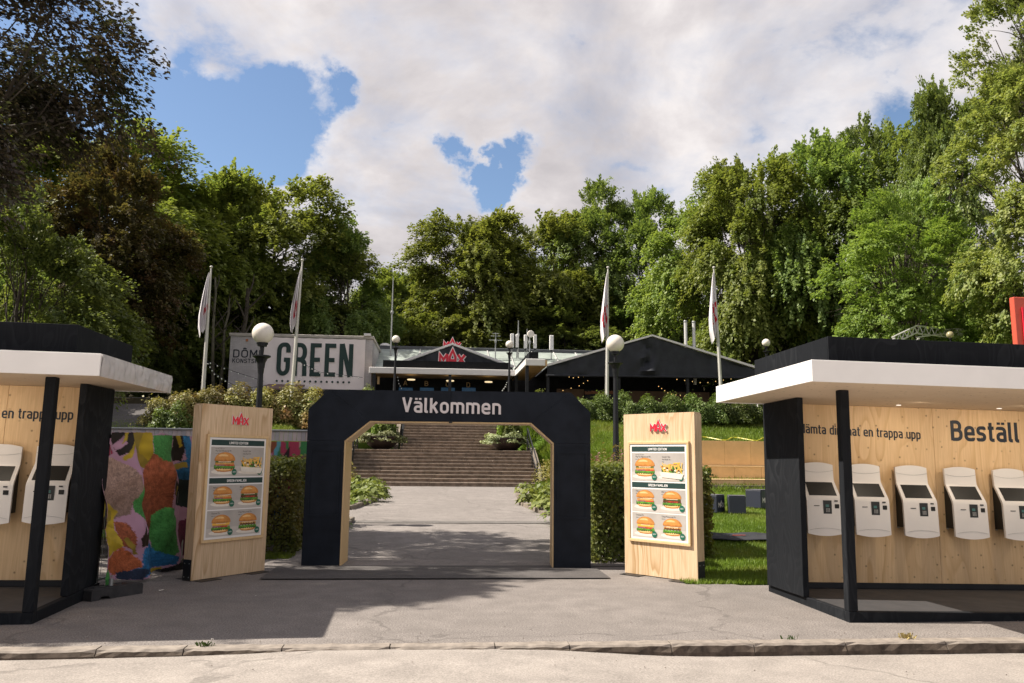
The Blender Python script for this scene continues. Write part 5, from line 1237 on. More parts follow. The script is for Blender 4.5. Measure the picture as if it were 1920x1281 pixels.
# ================================================================== menu totems
PM = {k: plain('printed ' + k, c, .45, v_, 22, 0) for k, c, v_ in (('bun', (.52, .21, .05), .22), ('bun_top', (.60, .26, .065), .18), ('bun_light', (.78, .50, .22), .12), ('bun_dark', (.42, .16, .035), .2), ('patty', (.12, .045, .018), .5),
     ('crisp', (.52, .24, .06), .3), ('lettuce', (.10, .25, .03), .5), ('lettuce_dark', (.035, .11, .02), .4), ('tomato', (.55, .045, .03), .25), ('onion', (.28, .06, .14), .4), ('sauce', (.78, .68, .52), .1), ('cheese', (.80, .46, .07), .1), ('cream', (.74, .68, .60), .06), ('badge', (.012, .12, .075), .1), ('fries', (.72, .44, .13), .25))}
def printed(items, root, ox, oz):
    """items: (material, polygon) drawn in order as flat print, each 0.35 mm above the last"""
    by = {}
    for i, (k, pts) in enumerate(items):
        mb = by.setdefault(k, MB()); y = -.0262 - .00018 * (i + 1)
        mb.add([(ox + x, y, oz + z) for x, z in pts], [tuple(range(len(pts)))])
    return by
def ell(cx, cz, a, b, t0=0, t1=2 * math.pi, n=22, wob=0, ph=0): return [(cx + a * math.cos(t0 + (t1 - t0) * i / n) * (1 + wob * math.sin(i * 2.9 + ph)), cz + b * math.sin(t0 + (t1 - t0) * i / n) * (1 + wob * math.cos(i * 3.7 + ph))) for i in range(n + (t1 - t0 < 6.2))]
def band(cx, cz, w, h, wob, n=18, ph=0, rr=None):
    top = [(cx - w / 2 + w * i / n, cz + h / 2 + wob * h * math.sin(i * 2.1 + ph)) for i in range(n + 1)]; bot = [(cx + w / 2 - w * i / n, cz - h / 2 - wob * h * abs(math.sin(i * 1.7 + ph))) for i in range(n + 1)]
    return top + bot
def burger(w, kind, ph):
    h = w * .76; L_ = []
    L_.append(('cream', ell(0, .005, w * .62, w * .10)))
    L_.append(('bun', ell(0, h * .16, w * .44, h * .15))); L_.append(('bun_light', ell(-w * .03, h * .17, w * .37, h * .09)))
    L_.append(('bun_dark', band(0, h * .055, w * .66, h * .025, .5)))
    L_.append(('lettuce_dark', band(0, h * .27, w * 1.0, h * .12, .55, ph=ph))); L_.append(('lettuce', band(0, h * .30, w * .98, h * .08, .7, ph=ph + 1)))
    if kind in (0, 2, 4): L_.append(('tomato', band(w * (.22 if kind != 4 else .1), h * .365, w * .5, h * .07, .15, ph=ph))); L_.append(('onion', band(-w * .2, h * .36, w * .46, h * .045, .3, ph=ph)))
    if kind in (0, 5, 2): L_.append(('crisp', band(0, h * .455, w * .90, h * .13, .12, ph=ph))); L_.append(('bun_light', band(-.01 * w, h * .48, w * .6, h * .03, .5, ph=ph)))
    if kind in (3,): L_.append(('patty', band(0, h * .44, w * .94, h * .17, .25, ph=ph))); L_.append(('tomato', band(.05 * w, h * .40, w * .5, h * .03, .8, ph=ph)))
    if kind in (4,): L_.append(('crisp', band(0, h * .44, w * .86, h * .08, .15, ph=ph))); L_.append(('cheese', band(0, h * .52, w * .93, h * .09, .45, ph=ph)))
    if kind in (1, 5): L_.append(('patty', band(0, h * .42, w * .85, h * .08, .3, ph=ph)))
    if kind in (0, 3): L_.append(('lettuce_dark', band(0, h * .545, w * .88, h * .07, .5, ph=ph + 2)))
    L_.append(('sauce', band(w * (.12 if kind == 2 else 0), h * .555, w * (.5 if kind in (2, 4) else .6), h * .045, .5, ph=ph)))
    L_.append(('bun_dark', ell(0, h * .60, w * .50, h * .06, math.pi, 2 * math.pi)))
    L_.append(('bun', ell(0, h * .60, w * .50, h * .42, 0, math.pi, 26))); L_.append(('bun_top', ell(-w * .03, h * .66, w * .42, h * .32, 0, math.pi, 22)))
    L_.append(('bun_light', ell(-w * .08, h * .78, w * .25, h * .14, .2, math.pi - .2, 16)))
    return L_
def fries(w):
    L_ = [('cream', ell(0, 0, w * .6, w * .08)), ('crisp', ell(0, w * .24, w * .44, w * .24, 0, math.pi)), ('fries', ell(-w * .04, w * .26, w * .36, w * .2, 0, math.pi))]; rr = random.Random(4)
    L_.append(('lettuce_dark', band(0, w * .30, w * .9, w * .18, .3)))
    for k in range(26):
        cx, cz = rr.uniform(-.42, .42) * w, w * rr.uniform(.24, .52); a = rr.uniform(0, math.pi); l_ = w * .13; t = w * .022; c, s = math.cos(a), math.sin(a)
        L_.append((rr.choice(['fries', 'fries', 'cheese', 'crisp']), [(cx - c * l_ + s * t, cz - s * l_ - c * t), (cx + c * l_ + s * t, cz + s * l_ - c * t), (cx + c * l_ - s * t, cz + s * l_ + c * t), (cx - c * l_ - s * t, cz - s * l_ + c * t)]))
    for k in range(12): L_.append((rr.choice(['patty', 'lettuce', 'sauce', 'patty']), ell(rr.uniform(-.35, .3) * w, w * rr.uniform(.18, .34), w * .05, w * .035, n=8)))
    L_.append(('sauce', [(-w * .52, w * .20), (w * .50, w * .13), (w * .42, -w * .06), (-w * .46, w * .0)])); L_.append(('cream', [(-w * .50, w * .175), (w * .485, w * .105), (w * .42, -w * .05), (-w * .46, w * .01)]))
    return L_
def make_totem(label, bl, br, HT):
    a, b = atZ(*bl, 0), atZ(*br, 0); W = (b - a).length; ang = math.atan2(b.y - a.y, b.x - a.x)
    t = thing('menu_totem', label, 'sign', a, ang, 'plywood menu totems')
    D_ = .17
    MB().box(0, W, 0, .018, .012, HT - .0).build('front_panel', M['ply_sign'], t)
    MB().box(.002, W - .002, .020, D_ - .02, HT - .020, HT - .001).build('top_panel', M['ply_sign'], t)
    for x0 in (.001, W - .019): MB().box(x0, x0 + .018, .020, D_, .27, HT - .022).build('side_panel', M['ply_sign'], t)
    MB().box(.0, W, D_ - .018, D_ + .001, .27, HT - .023).build('back_panel', M['ply_sign'], t)
    for x0 in (-.004, W - .018):
        o = MB().box(x0, x0 + .022, .019, D_ + .004, .0, .268, .002).build('base_bracket', M['black'], t)
        mb = MB()
        for zz in (.05, .22):
            for yy in (.05, .14): mb.box(x0 - .004, x0 + .026, yy - .006, yy + .006, zz - .006, zz + .006)
        mb.build('screws', M['steel'], o)
    for x0 in (.03, W - .35): MB().box(x0, x0 + .32, -.16, .33, .001, .009).build('foot_plate', M['black'], t)
    f0, f1, g0_, g1_ = W * .075, W * .935, HT * .205, HT * .825; fw = .038
    for (x0, x1, z0, z1) in ((f0, f1, g1_ - fw, g1_), (f0, f1, g0_, g0_ + fw), (f0, f0 + fw, g0_ + fw + .001, g1_ - fw - .001), (f1 - fw, f1, g0_ + fw + .001, g1_ - fw - .001)):
        MB().box(x0, x1, -.034, -.001, z0, z1, .004).build('frame_strip', M['timber'], t)
    p0, p1, q0_, q1 = f0 + fw + .003, f1 - fw - .003, g0_ + fw + .003, g1_ - fw - .003; PW, PH = p1 - p0, q1 - q0_
    ps = MB().box(p0, p1, -.024, -.002, q0_, q1).build('poster', M['paper'], t)
    def rect(u0, u1, v0_, v1_, mat, nm_, y=-.0258): return MB().box(p0 + PW * u0, p0 + PW * u1, y, -.0245, q1 - PH * v1_, q1 - PH * v0_).build(nm_, mat, ps)
    rect(.03, .97, .022, .078, M['green_txt'], 'title_band'); rect(.03, .97, .402, .458, M['green_txt'], 'title_band')
    for v0_, v1_ in ((.092, .388), (.472, .712), (.724, .978)):
        rect(.03, .97, v0_, v1_, M['photo_grey'], 'photo'); MB().add([(p0 + PW * .032, -.0260, q1 - PH * (v1_ - .002)), (p0 + PW * .968, -.0260, q1 - PH * (v1_ - .002)), (p0 + PW * .968, -.0260, q1 - PH * (v0_ + (v1_ - v0_) * .62)), (p0 + PW * .032, -.0260, q1 - PH * (v0_ + (v1_ - v0_) * .68))], [(0, 1, 2, 3)]).build('photo_table', M['photo_light'], ps)
    acc = {}
    bw = PW * .36; cells = [(.27, .345, 0), (.27, .665, 2), (.74, .665, 3), (.27, .945, 4), (.74, .945, 5)]
    for n_, (u, v_, kd) in enumerate(cells):
        s = 1.0 if n_ == 0 else .90
        by = printed([(k, [(x * s, z * s) for x, z in pts]) for k, pts in burger(bw, kd, n_ * 1.3)], ps, p0 + PW * u, q1 - PH * v_)
        for k, m_ in by.items(): stuff(m_.build('burger_print', PM[k], ps))
    by = printed(fries(PW * .40), ps, p0 + PW * .75, q1 - PH * .345)
    for k, m_ in by.items(): stuff(m_.build('fries_print', PM[k], ps))
    for u, v_ in ((.44, .345), (.90, .345), (.43, .66), (.91, .66), (.43, .94), (.91, .94)):
        r_ = PW * .045; MB().add([(p0 + PW * u + r_ * math.cos(i * math.pi / 9), -.0325, q1 - PH * v_ + r_ * math.sin(i * math.pi / 9)) for i in range(18)], [tuple(range(18))]).build('badge', PM['badge'], ps)
        small_text('GREEN', r_ * .42, Matrix.Translation((p0 + PW * u, -.0328, q1 - PH * v_ - r_ * .15)) @ Matrix.Rotation(R(90), 4, 'X'), M['paper'], ps, 'badge_text', .7, 'CENTER')
    def tx(s, u, v_, h, m_, al='LEFT', sx=.72, b_=.0):
        small_text(s, h, Matrix.Translation((p0 + PW * u, -.0266, q1 - PH * v_)) @ Matrix.Rotation(R(90), 4, 'X'), m_, ps, 'poster_text', sx, al, b_)
    letters('LIMITED EDITION', .032, PW * .33, lambda u, v, d: (p0 + PW * .335 + u, -.0262 - d, q1 - PH * .063 + v), M['paper'], ps, 'poster_title', .0004, wt=.16)
    letters('GREEN-FAMILJEN', .032, PW * .34, lambda u, v, d: (p0 + PW * .33 + u, -.0262 - d, q1 - PH * .443 + v), M['paper'], ps, 'poster_title', .0004, wt=.16)
    dk, gk = M['dark_plastic'], M['green_txt']
    tx('G R A N D   D E L U X E', .10, .115, .014, dk); tx('Way Out Halloumi-mål 90:-', .10, .14, .024, dk); tx('Lakto-ovo', .10, .162, .015, gk)
    tx('Oumph! i låda', .58, .14, .024, dk); tx('med dryck 76:-', .58, .167, .024, dk); tx('Vegan', .58, .188, .015, gk)
    tx('Halloumimål 76:-', .10, .505, .024, dk); tx('Lakto-ovo', .10, .527, .015, gk); tx('BBQ Sandwich-mål 76:-', .56, .505, .024, dk); tx('Välj mellan Vegan eller Lakto-ovo', .56, .527, .014, gk)
    tx('Greenmål 76:-', .10, .758, .024, dk); tx('Lakto-ovo', .10, .780, .015, gk); tx('Crispy Mexican-mål 76:-', .56, .758, .024, dk); tx('Lakto-ovo', .56, .780, .015, gk)
    lw2 = W * .235
    logo(lw2, lambda u, v, d: (W * .40 + u, -.001 - d, HT * .885 + v), M['red'], M['white_txt'], t, .024, back_w=.19, face_w=.12)
    return t
make_totem('left plywood menu totem in the shade between the printed fence cloth and the gate', (358, 1091), (495.5, 1071), 2.28)
make_totem('right plywood menu totem in full sun between the gate and the right kiosk', (1172, 1075), (1308.5, 1093.7), 2.26)

# ================================================================== printed fence cloth beside the left kiosk
M['cloth'] = None
def cloth_mat(name, gain=1.0):
    m, nt = newmat(name); at = N(nt, 'ShaderNodeVertexColor', layer_name='print'); v = coords(nt)
    wv = noise(nt, coords(nt, (95, 95, 26)), 1, 4, .7, 1.2); w2 = noise(nt, v, 30, 3, .6)
    fur = ramp(nt, wv, [(.32, .65), (.5, 1.0), (.68, 1.4)])
    c = mixc(nt, at.outputs['Alpha'], at.outputs['Color'], mixc(nt, 1.0, at.outputs['Color'], fur.outputs[0], 'MULTIPLY'))
    finish(nt, c, .7, w2, .1, .003, 0, .25); return m
M['cloth'] = cloth_mat('furry collage print cloth')
fa, fbk = atZ(172, 1118, 0), atZ(338, 1068, 0); fux = (fbk - fa).normalized()
fence = thing('fence_cloth', 'wrinkled cloth printed with furry green, brown and yellow shapes beside the left kiosk', 'printed cloth', (0, 0, 0))
def C_(r, g, b, f=0): return (r, g, b, f)
pink, yel, blk, brn, grn, tau, blu, orn, gold, dk_ = C_(.52, .30, .42), C_(.50, .36, .03), C_(.022, .016, .014), C_(.26, .075, .035, 1), C_(.06, .24, .06, 1), C_(.30, .20, .165, 1), C_(.02, .12, .27, 1), C_(.36, .10, .04, 1), C_(.33, .24, .04), C_(.02, .03, .06, 1)
SH = [([(190, 40), (370, 40), (360, 130), (250, 210), (215, 130)], blk), ([(215, 130), (290, 60), (300, 120), (250, 160), (235, 170)], pink), ([(300, 40), (330, 40), (300, 95), (262, 130), (290, 80)], yel),
      ([(362, 100), (362, 130), (300, 215), (265, 245), (262, 215)], yel), ([(360, 40), (495, 40), (490, 190), (460, 300), (385, 240), (362, 150)], gold), ([(430, 40), (495, 40), (490, 190), (470, 240), (400, 160)], yel),
      ([(160, 230), (220, 215), (290, 280), (370, 430), (330, 520), (310, 620), (250, 650), (180, 600), (130, 500), (150, 330)], tau),
      ([(375, 345), (415, 390), (455, 460), (450, 600), (385, 665), (330, 600), (322, 530), (365, 440)], grn), ([(490, 190), (600, 190), (590, 560), (560, 760), (470, 740), (440, 500), (445, 330)], brn),
      ([(500, 60), (640, 60), (640, 180), (590, 250), (540, 235), (490, 180)], grn), ([(555, 570), (600, 575), (622, 640), (625, 880), (590, 920), (520, 900), (490, 760), (500, 630)], grn),
      ([(640, 60), (740, 60), (700, 240), (600, 250), (650, 140)], blk), ([(660, 62), (690, 62), (705, 130), (695, 150)], yel), ([(710, 62), (760, 62), (760, 400), (700, 420), (625, 350), (630, 300), (720, 230)], blu), ([(605, 290), (720, 245), (718, 285), (610, 330)], gold),
      ([(595, 330), (640, 430), (700, 420), (700, 440), (640, 450), (645, 500), (600, 480)], blk), ([(615, 420), (640, 425), (642, 495), (612, 480)], gold), ([(690, 370), (760, 380), (760, 580), (680, 550), (665, 470)], C_(.018, .03, .03, 0)),
      ([(235, 670), (290, 680), (320, 770), (325, 880), (350, 900), (260, 830)], brn), ([(340, 790), (390, 690), (385, 760), (430, 690), (445, 690), (425, 750), (470, 690), (490, 830), (360, 850)], C_(.035, .02, .012)),
      ([(150, 520), (180, 515), (270, 600), (240, 660), (235, 790), (275, 850), (175, 930), (130, 850), (108, 730), (150, 640)], yel), ([(175, 560), (235, 600), (225, 660), (150, 700)], gold), ([(170, 700), (235, 720), (275, 845), (200, 800), (140, 760)], C_(.60, .44, .05)),
      ([(270, 800), (285, 780), (350, 900), (330, 905)], gold), ([(160, 960), (270, 850), (370, 950), (370, 990), (250, 1050), (180, 1010)], orn), ([(120, 930), (160, 925), (160, 1010), (105, 1010)], C_(.38, .05, .04, 1)),
      ([(375, 860), (490, 820), (530, 880), (620, 920), (600, 970), (500, 1000), (380, 1075), (260, 1075), (260, 1040), (370, 990)], blu), ([(260, 1030), (370, 1000), (440, 1010), (380, 1080), (260, 1080)], dk_),
      ([(90, 1040), (120, 1010), (200, 1010), (210, 1060), (190, 1110), (80, 1145)], grn), ([(75, 1135), (190, 1100), (180, 1140), (80, 1155)], C_(.55, .52, .5)), ([(655, 740), (700, 670), (760, 640), (760, 910), (660, 930), (640, 900)], C_(.10, .015, .04, 1)), ([(415, 1050), (470, 1010), (555, 990), (555, 1010), (440, 1055)], yel), ([(640, 950), (700, 920), (700, 935), (650, 955)], yel)]
def pip(x, y, P):
    c = False; j = len(P) - 1
    for i in range(len(P)):
        if (P[i][1] > y) != (P[j][1] > y) and x < (P[j][0] - P[i][0]) * (y - P[i][1]) / (P[j][1] - P[i][1]) + P[i][0]: c = not c
        j = i
    return c
outline = [(205, 42), (370, 42), (490, 42), (505, 62), (560, 45), (635, 62), (700, 62), (775, 70), (775, 925), (700, 935), (620, 962), (555, 1003), (440, 1055), (380, 1082), (262, 1080), (215, 1085), (180, 1145), (80, 1155), (100, 1010), (130, 860), (108, 730), (150, 640), (132, 470), (150, 330), (175, 235), (225, 190), (195, 110)]
cs = 829 / 220.0; GXN, GYN = 150, 235; gi = {}; vs = []; cols = []
for j in range(GYN + 1):
    for i in range(GXN + 1):
        cx_, cy2 = 60 + (790 - 60) * i / GXN, 30 + (1165 - 30) * j / GYN
        wx_ = cx_ + 9 * mnoise.noise(Vector((cx_ * .02, cy2 * .02, 0))); wy_ = cy2 + 9 * mnoise.noise(Vector((cx_ * .02, cy2 * .02, 5)))
        u, z = on_plane(150 + cx_ / cs, 800 + cy2 / cs, fa, fux)
        fold = .09 * math.sin(u * 7.0 + z * 2.2 + 1) + .085 * mnoise.noise(Vector((u * 3.2, z * 2.6, 1))) + .02 * mnoise.noise(Vector((u * 9, z * 7, 4)))
        k = min(1, max(0, (1.85 - z) / .5)); crease = .05 * max(0, 1 - abs(u - .95 - .12 * math.sin(z * 3)) / .12) * k
        nrm = Vector((fux.y, -fux.x, 0)); p = fa + fux * u + Vector((0, 0, z)) + nrm * (.03 + (fold * .9 + .04) * k - crease)
        vs.append(tuple(p)); col = pink
        jx = cx_ + 3 * mnoise.noise(Vector((cx_ * .09, cy2 * .09, 2))); jy = cy2 + 5 * mnoise.noise(Vector((cx_ * .09, cy2 * .09, 7)))
        for P, c in SH:
            fx, fy = (jx + random.uniform(-3, 3), jy + random.uniform(-4, 4)) if c[3] else (jx, jy)
            if pip(fx, fy, P):
                mx_, my_ = sum(q[0] for q in P) / len(P), sum(q[1] for q in P) / len(P); an = math.atan2(fy - my_, fx - mx_); rd = math.hypot(fy - my_, fx - mx_)
                g = (.70 + .55 * (mnoise.noise(Vector((an * 13, rd * .035, mx_))) + .5) * (1.0 + .0 * rd)) * (1.25 - .5 * (cy2 - my_) / 250) if c[3] else 1.05 + .5 * mnoise.noise(Vector((cx_ * .012, cy2 * .018, mx_)))
                col = (c[0] * g, c[1] * g, c[2] * g, c[3])
        cols.append((col[0] * .8, col[1] * .8, col[2] * .8, col[3]))
fs = []
for j in range(GYN):
    for i in range(GXN):
        cx_, cy2 = 60 + 730 * (i + .5) / GXN, 30 + 1135 * (j + .5) / GYN
        if pip(cx_, cy2, outline): k = j * (GXN + 1) + i; fs.append((k, k + 1, k + GXN + 2, k + GXN + 1))
me = bpy.data.meshes.new('cloth'); me.from_pydata(vs, [], fs); ca_ = me.color_attributes.new('print', 'FLOAT_COLOR', 'POINT')
ca_.data.foreach_set('color', np.array(cols, np.float32).reshape(-1)); me.materials.append(M['cloth']); me.polygons.foreach_set('use_smooth', [True] * len(me.polygons))
bm = bmesh.new(); bm.from_mesh(me); bmesh.ops.delete(bm, geom=[v for v in bm.verts if not v.link_faces], context='VERTS'); bm.to_mesh(me); bm.free()
co = bpy.data.objects.new('cloth', me); COL.objects.link(co); co.parent = fence
so_ = co.modifiers.new('thick', 'SOLIDIFY'); so_.thickness = .004
sf = thing('site_fence', 'galvanised fence frame carrying the furry printed cloth', 'fence', fa, math.atan2(fux.y, fux.x))
fl = (fbk - fa).length
for x in (.10, fl + .05): MB().tube([(x, .03, .0), (x, .03, 1.88)], .021, 10).build('fence_post', M['steel'], sf)
for z in (.16, 1.80): MB().tube([(-.0, .03, z), (fl + .4, .03, z)], .014, 8).build('fence_rail', M['steel'], sf)
mb = MB()
for k in range(12): mb.tube([(.2 + k * (fl - .2) / 12, .03, .16), (.2 + k * (fl - .2) / 12, .03, 1.8)], .003, 4)
mb.build('fence_mesh', M['steel'], sf)
def foot(label, c, ang, L_=.72):
    t = thing('ballast_block', label, 'ballast block', c, ang, 'rubber feet of the site fence')
    w = .13
    MB().prism([(-L_ / 2, 0), (-L_ / 2 + .10, 0), (-L_ / 2 + .12, .035), (-L_ / 2 + .22, .035), (-L_ / 2 + .24, 0), (L_ / 2 - .1, 0), (L_ / 2, .0), (L_ / 2, .105), (L_ / 2 - .015, .12), (-L_ / 2 + .015, .12), (-L_ / 2, .105)], -w, w).build('block', M['rubber'], t)
    mb = MB()
    for x in (-.24, -.1, .04, .18): mb.lathe([(.035, .0), (.035, .003)], 12, (x, 0, .1205))
    mb.build('holes', M['dark_plastic'], t)
    MB().tube([(.0, 0, .121), (0, 0, .2)], .025, 8).build('socket', M['steel'], t)
foot('rubber ballast block of the fence beside the left kiosk, the nearer one', atZ(198, 1122, 0) + Vector((0, .12, 0)), R(58), .66)
foot('rubber ballast block of the fence half behind the left menu totem', atZ(328, 1072, 0) + Vector((0, .1, 0)), R(50), .66)

# far site fence with hanging mural, behind totem and hedge
y_m = 15.2; m0, m1 = atY(205, 803, y_m), atY(590, 803, y_m); zg = H(-4.5, y_m)
mf = thing('mural_fence', 'long fence with slatted top strip and colourful mural behind the left totem', 'fence', (m0.x, y_m, zg)); ML = m1.x - m0.x; zt2 = m0.z - zg
nb = 46
for k in range(nb): MB().box(ML * k / nb + .004, ML * (k + 1) / nb - .004, 0, .02, zt2 - .19, zt2 - .012).build('slat', MATS.setdefault('slat%d' % (k % 3), plain('weathered pink grey slat', [(.46, .40, .42), (.40, .37, .40), (.50, .42, .43)][k % 3], .8, .15, 3)), mf)
MB().tube([(0, -.02, zt2), (ML, -.02, zt2)], .018, 8).build('top_rail', M['steel'], mf)
for k in range(4): MB().tube([(ML * k / 3, .04, -.1), (ML * k / 3, .04, zt2 + .03)], .022, 8).build('fence_post', M['steel'], mf)
vs = []; cols = []; fs = []; nu, nv = 150, 40; rr = random.Random(3)
pal = [(.50, .30, .42), (.45, .33, .04), (.05, .20, .07), (.25, .08, .04), (.06, .16, .30), (.03, .02, .02), (.50, .36, .30), (.40, .05, .10), (.12, .35, .42)]
blobs = [(rr.uniform(0, ML), rr.uniform(.2, zt2 - .1), rr.uniform(.04, .13), rr.uniform(.15, .6), rr.uniform(-.6, .6), rr.choice(pal)) for _ in range(420)]
for j in range(nv + 1):
    for i in range(nu + 1):
        x, z = ML * i / nu, .08 + (zt2 - .28) * j / nv; c = (.50, .33, .40)
        for bx_, bz_, a_, b_, t_, cc in blobs:
            dx, dz = x - bx_, z - bz_; dx += dz * t_
            if (dx / a_) ** 2 + (dz / b_) ** 2 < 1: c = cc
        vs.append((x, -.03 - .03 * math.sin(x * 6) - .02 * mnoise.noise(Vector((x * 2, z * 2, 0))), z)); cols.append((*c, .5))
for j in range(nv):
    for i in range(nu): k = j * (nu + 1) + i; fs.append((k, k + 1, k + nu + 2, k + nu + 1))
o = MB().add(vs, fs).build('mural', M['cloth'], mf, smooth=True); ca_ = o.data.color_attributes.new('print', 'FLOAT_COLOR', 'POINT'); ca_.data.foreach_set('color', np.array(cols, np.float32).reshape(-1))

# ================================================================== lawn furniture
def cube_seat(label, px, py, Y, ang, logo_face=True, s=.40, h=.43):
    p = atY(px, py, Y); t = thing('cube_seat', label, 'seat', (p.x, Y, H(p.x, Y) + .01), ang, 'navy vinyl cube seats on the lawn'); n = 8
    vs = []; fs = []
    MB().box(-s / 2, s / 2, -s / 2, s / 2, 0, h - .012, .02).build('body', M['cube'], t, smooth=False)
    MB().box(-s / 2 + .002, s / 2 - .002, -s / 2 + .002, s / 2 - .002, h - .011, h, .008).build('top', M['cube_top'], t)
    lg = s * .74
    logo(lg, lambda u, v, d: (s / 2 + .0015 + d * .1, -lg / 2 + u, h * .30 + v), M['white_txt'], None, t, .004, face_w=.12)
    return t
cube_seat('navy cube seat with white logo, leftmost, touching the right totem edge', 1338, 947, 19.0, R(-47))
cube_seat('navy cube seat in the middle, turned so its logo is nearly hidden', 1381, 949, 18.8, R(-16))
cube_seat('navy cube seat with white logo half behind the right kiosk panel', 1421, 943, 19.8, R(-52), s=.44, h=.46)
# tiered bench
by_ = 23.6; bx0 = atY(1290, 900, by_).x; bx1 = atY(1500, 900, by_).x; z0b = H(bx0 + 1, by_) - .02
bn = thing('tiered_bench', 'long two tier plywood bench with tall back on the lawn behind the cube seats', 'bench', (bx0, by_, z0b)); BL = bx1 - bx0
zz1 = atY(1380, 899, by_).z - z0b; zz2 = atY(1380, 874, by_ + .8).z - z0b; zz3 = atY(1380, 827, by_ + 1.6).z - z0b
MB().box(-.1, BL, -.25, .0, -.3, .075).build('concrete_footing', M['stone_side'], bn)
nseg = 4
for k in range(nseg):
    a, b = BL * k / nseg + .003, BL * (k + 1) / nseg - .003
    MB().box(a, b, .002, .02, .0, zz1 - .032, .002).build('front_board', M['ply'] if k % 2 else M['ply_far'], bn)
    MB().box(a, b, .802, .82, zz1 + .001, zz2 - .032, .002).build('riser_board', M['ply_far'], bn)
    MB().box(a, b, 1.602, 1.62, zz2 + .001, zz3, .002).build('back_board', M['ply_far'], bn)
    MB().box(a, b, -.01, .80, zz1 - .030, zz1, .003).build('seat_board', M['timber'], bn)
    MB().box(a, b, .79, 1.6, zz2 - .030, zz2, .003).build('seat_board', M['timber'], bn)
for x in (0, BL - .02): MB().prism([(.03, -.2), (.03, zz1 - .04), (.83, zz1 - .04), (.83, zz2 - .04), (1.6, zz2 - .04), (1.6, -.2)], x, x + .018, 'x').build('side_board', M['ply_far'], bn)
# ground cloth
gc = atY(1385, 1026, 14.6); vs = []; fs = []; n1_, n2_ = 26, 10
for j in range(n2_ + 1):
    for i in range(n1_ + 1):
        x = -1.0 + 2.3 * i / n1_; y = -.35 + .9 * j / n2_ + .12 * mnoise.noise(Vector((x * 2, j * .4, 0))) - .25 * i / n1_; xx = x + .15 * mnoise.noise(Vector((y * 3, i * .3, 4)))
        vs.append((xx, y, H(gc.x + xx, 14.6 + y) - H(gc.x, 14.6) + .06 + .035 * mnoise.noise(Vector((x * 3.1, y * 4, 1)))))
for j in range(n2_):
    for i in range(n1_): k = j * (n1_ + 1) + i; fs.append((k, k + 1, k + n1_ + 2, k + n1_ + 1))
t = thing('ground_cloth', 'black weed cloth lying crumpled on the shaded lawn', 'cloth', (gc.x, 14.6, H(gc.x, 14.6)))
o = MB().add(vs, fs).build('cloth', M['fabric_black'], t, smooth=True); o.modifiers.new('thick', 'SOLIDIFY').thickness = .01
MB().prism([(-.12, 0), (.14, .02), (.16, .06), (-.08, .05)], .08, .085, 'z').build('printed_patch', M['red_panel'], t)
t = thing('hose', 'thin yellow hose lying along the grass bank above the bench', 'hose', (0, 0, 0)); P = []
for k in range(24):
    a = atY(1310 + k * 6.5, 832, 30.5); P.append((a.x, 30.5 + .3 * math.sin(k * .7), H(a.x, 30.5 + .3 * math.sin(k * .7)) + .10))
MB().tube(P, .028, 6).build('tube', M['yellow'], t); MB().tube([P[-1], (P[-1][0] + .15, P[-1][1], P[-1][2])], .04, 6).build('nozzle', M['dark_plastic'], t)
t = thing('hose', 'yellow hose on the grass left of the stairs', 'hose', (0, 0, 0)); P = []
for k in range(12):
    x_ = -4.9 + k * .12; y_ = 30.8 + k * .33; P.append((x_, y_, H(x_, y_) + .10))
MB().tube(P, .03, 6).build('tube', M['yellow'], t); MB().tube([P[-1], (P[-1][0] + .15, P[-1][1], P[-1][2])], .04, 6).build('nozzle', M['dark_plastic'], t)

# ================================================================== beds, hedges, shrubs, planters
def edging(label, pts):
    t = thing('bed_edging', label, 'edging', (*pts[0], H(*pts[0])), 0, 'stone edging of the planting beds'); o = Vector(t.location); rr = random.Random(len(pts) + int(pts[0][0] * 10))
    for a, b in zip(pts[:-1], pts[1:]):
        A, B = Vector((*a, 0)), Vector((*b, 0)); n = max(1, int((B - A).length / .55)); ang = math.atan2(B.y - A.y, B.x - A.x)
        for k in range(n):
            c = A.lerp(B, (k + .5) / n); L_ = (B - A).length / n
            m_ = MB().box(-L_ / 2 + .01, L_ / 2 - .01, -.07, .07, -.15, .10 + rr.uniform(-.015, .015), .015)
            m_.xf(Matrix.Translation((c.x - o.x, c.y - o.y, H(c.x, c.y) - o.z + .01)) @ Matrix.Rotation(ang + rr.uniform(-.03, .03), 4, 'Z')); m_.build('edge_stone', M['stone_side'], t)
edging('stone edge of the left hosta bed before the stairs', [(-2.9, 21.1), (-2.15, 21.1), (-1.75, 24.0), (-2.0, 29.8)])
edging('stone edge of the small left bed just behind the gate', [(-1.85, 15.0), (-1.85, 18.6)])
edging('stone edge of the right hosta bed before the stairs', [(3.6, 19.9), (2.75, 19.9), (2.45, 23), (2.8, 27.6)])
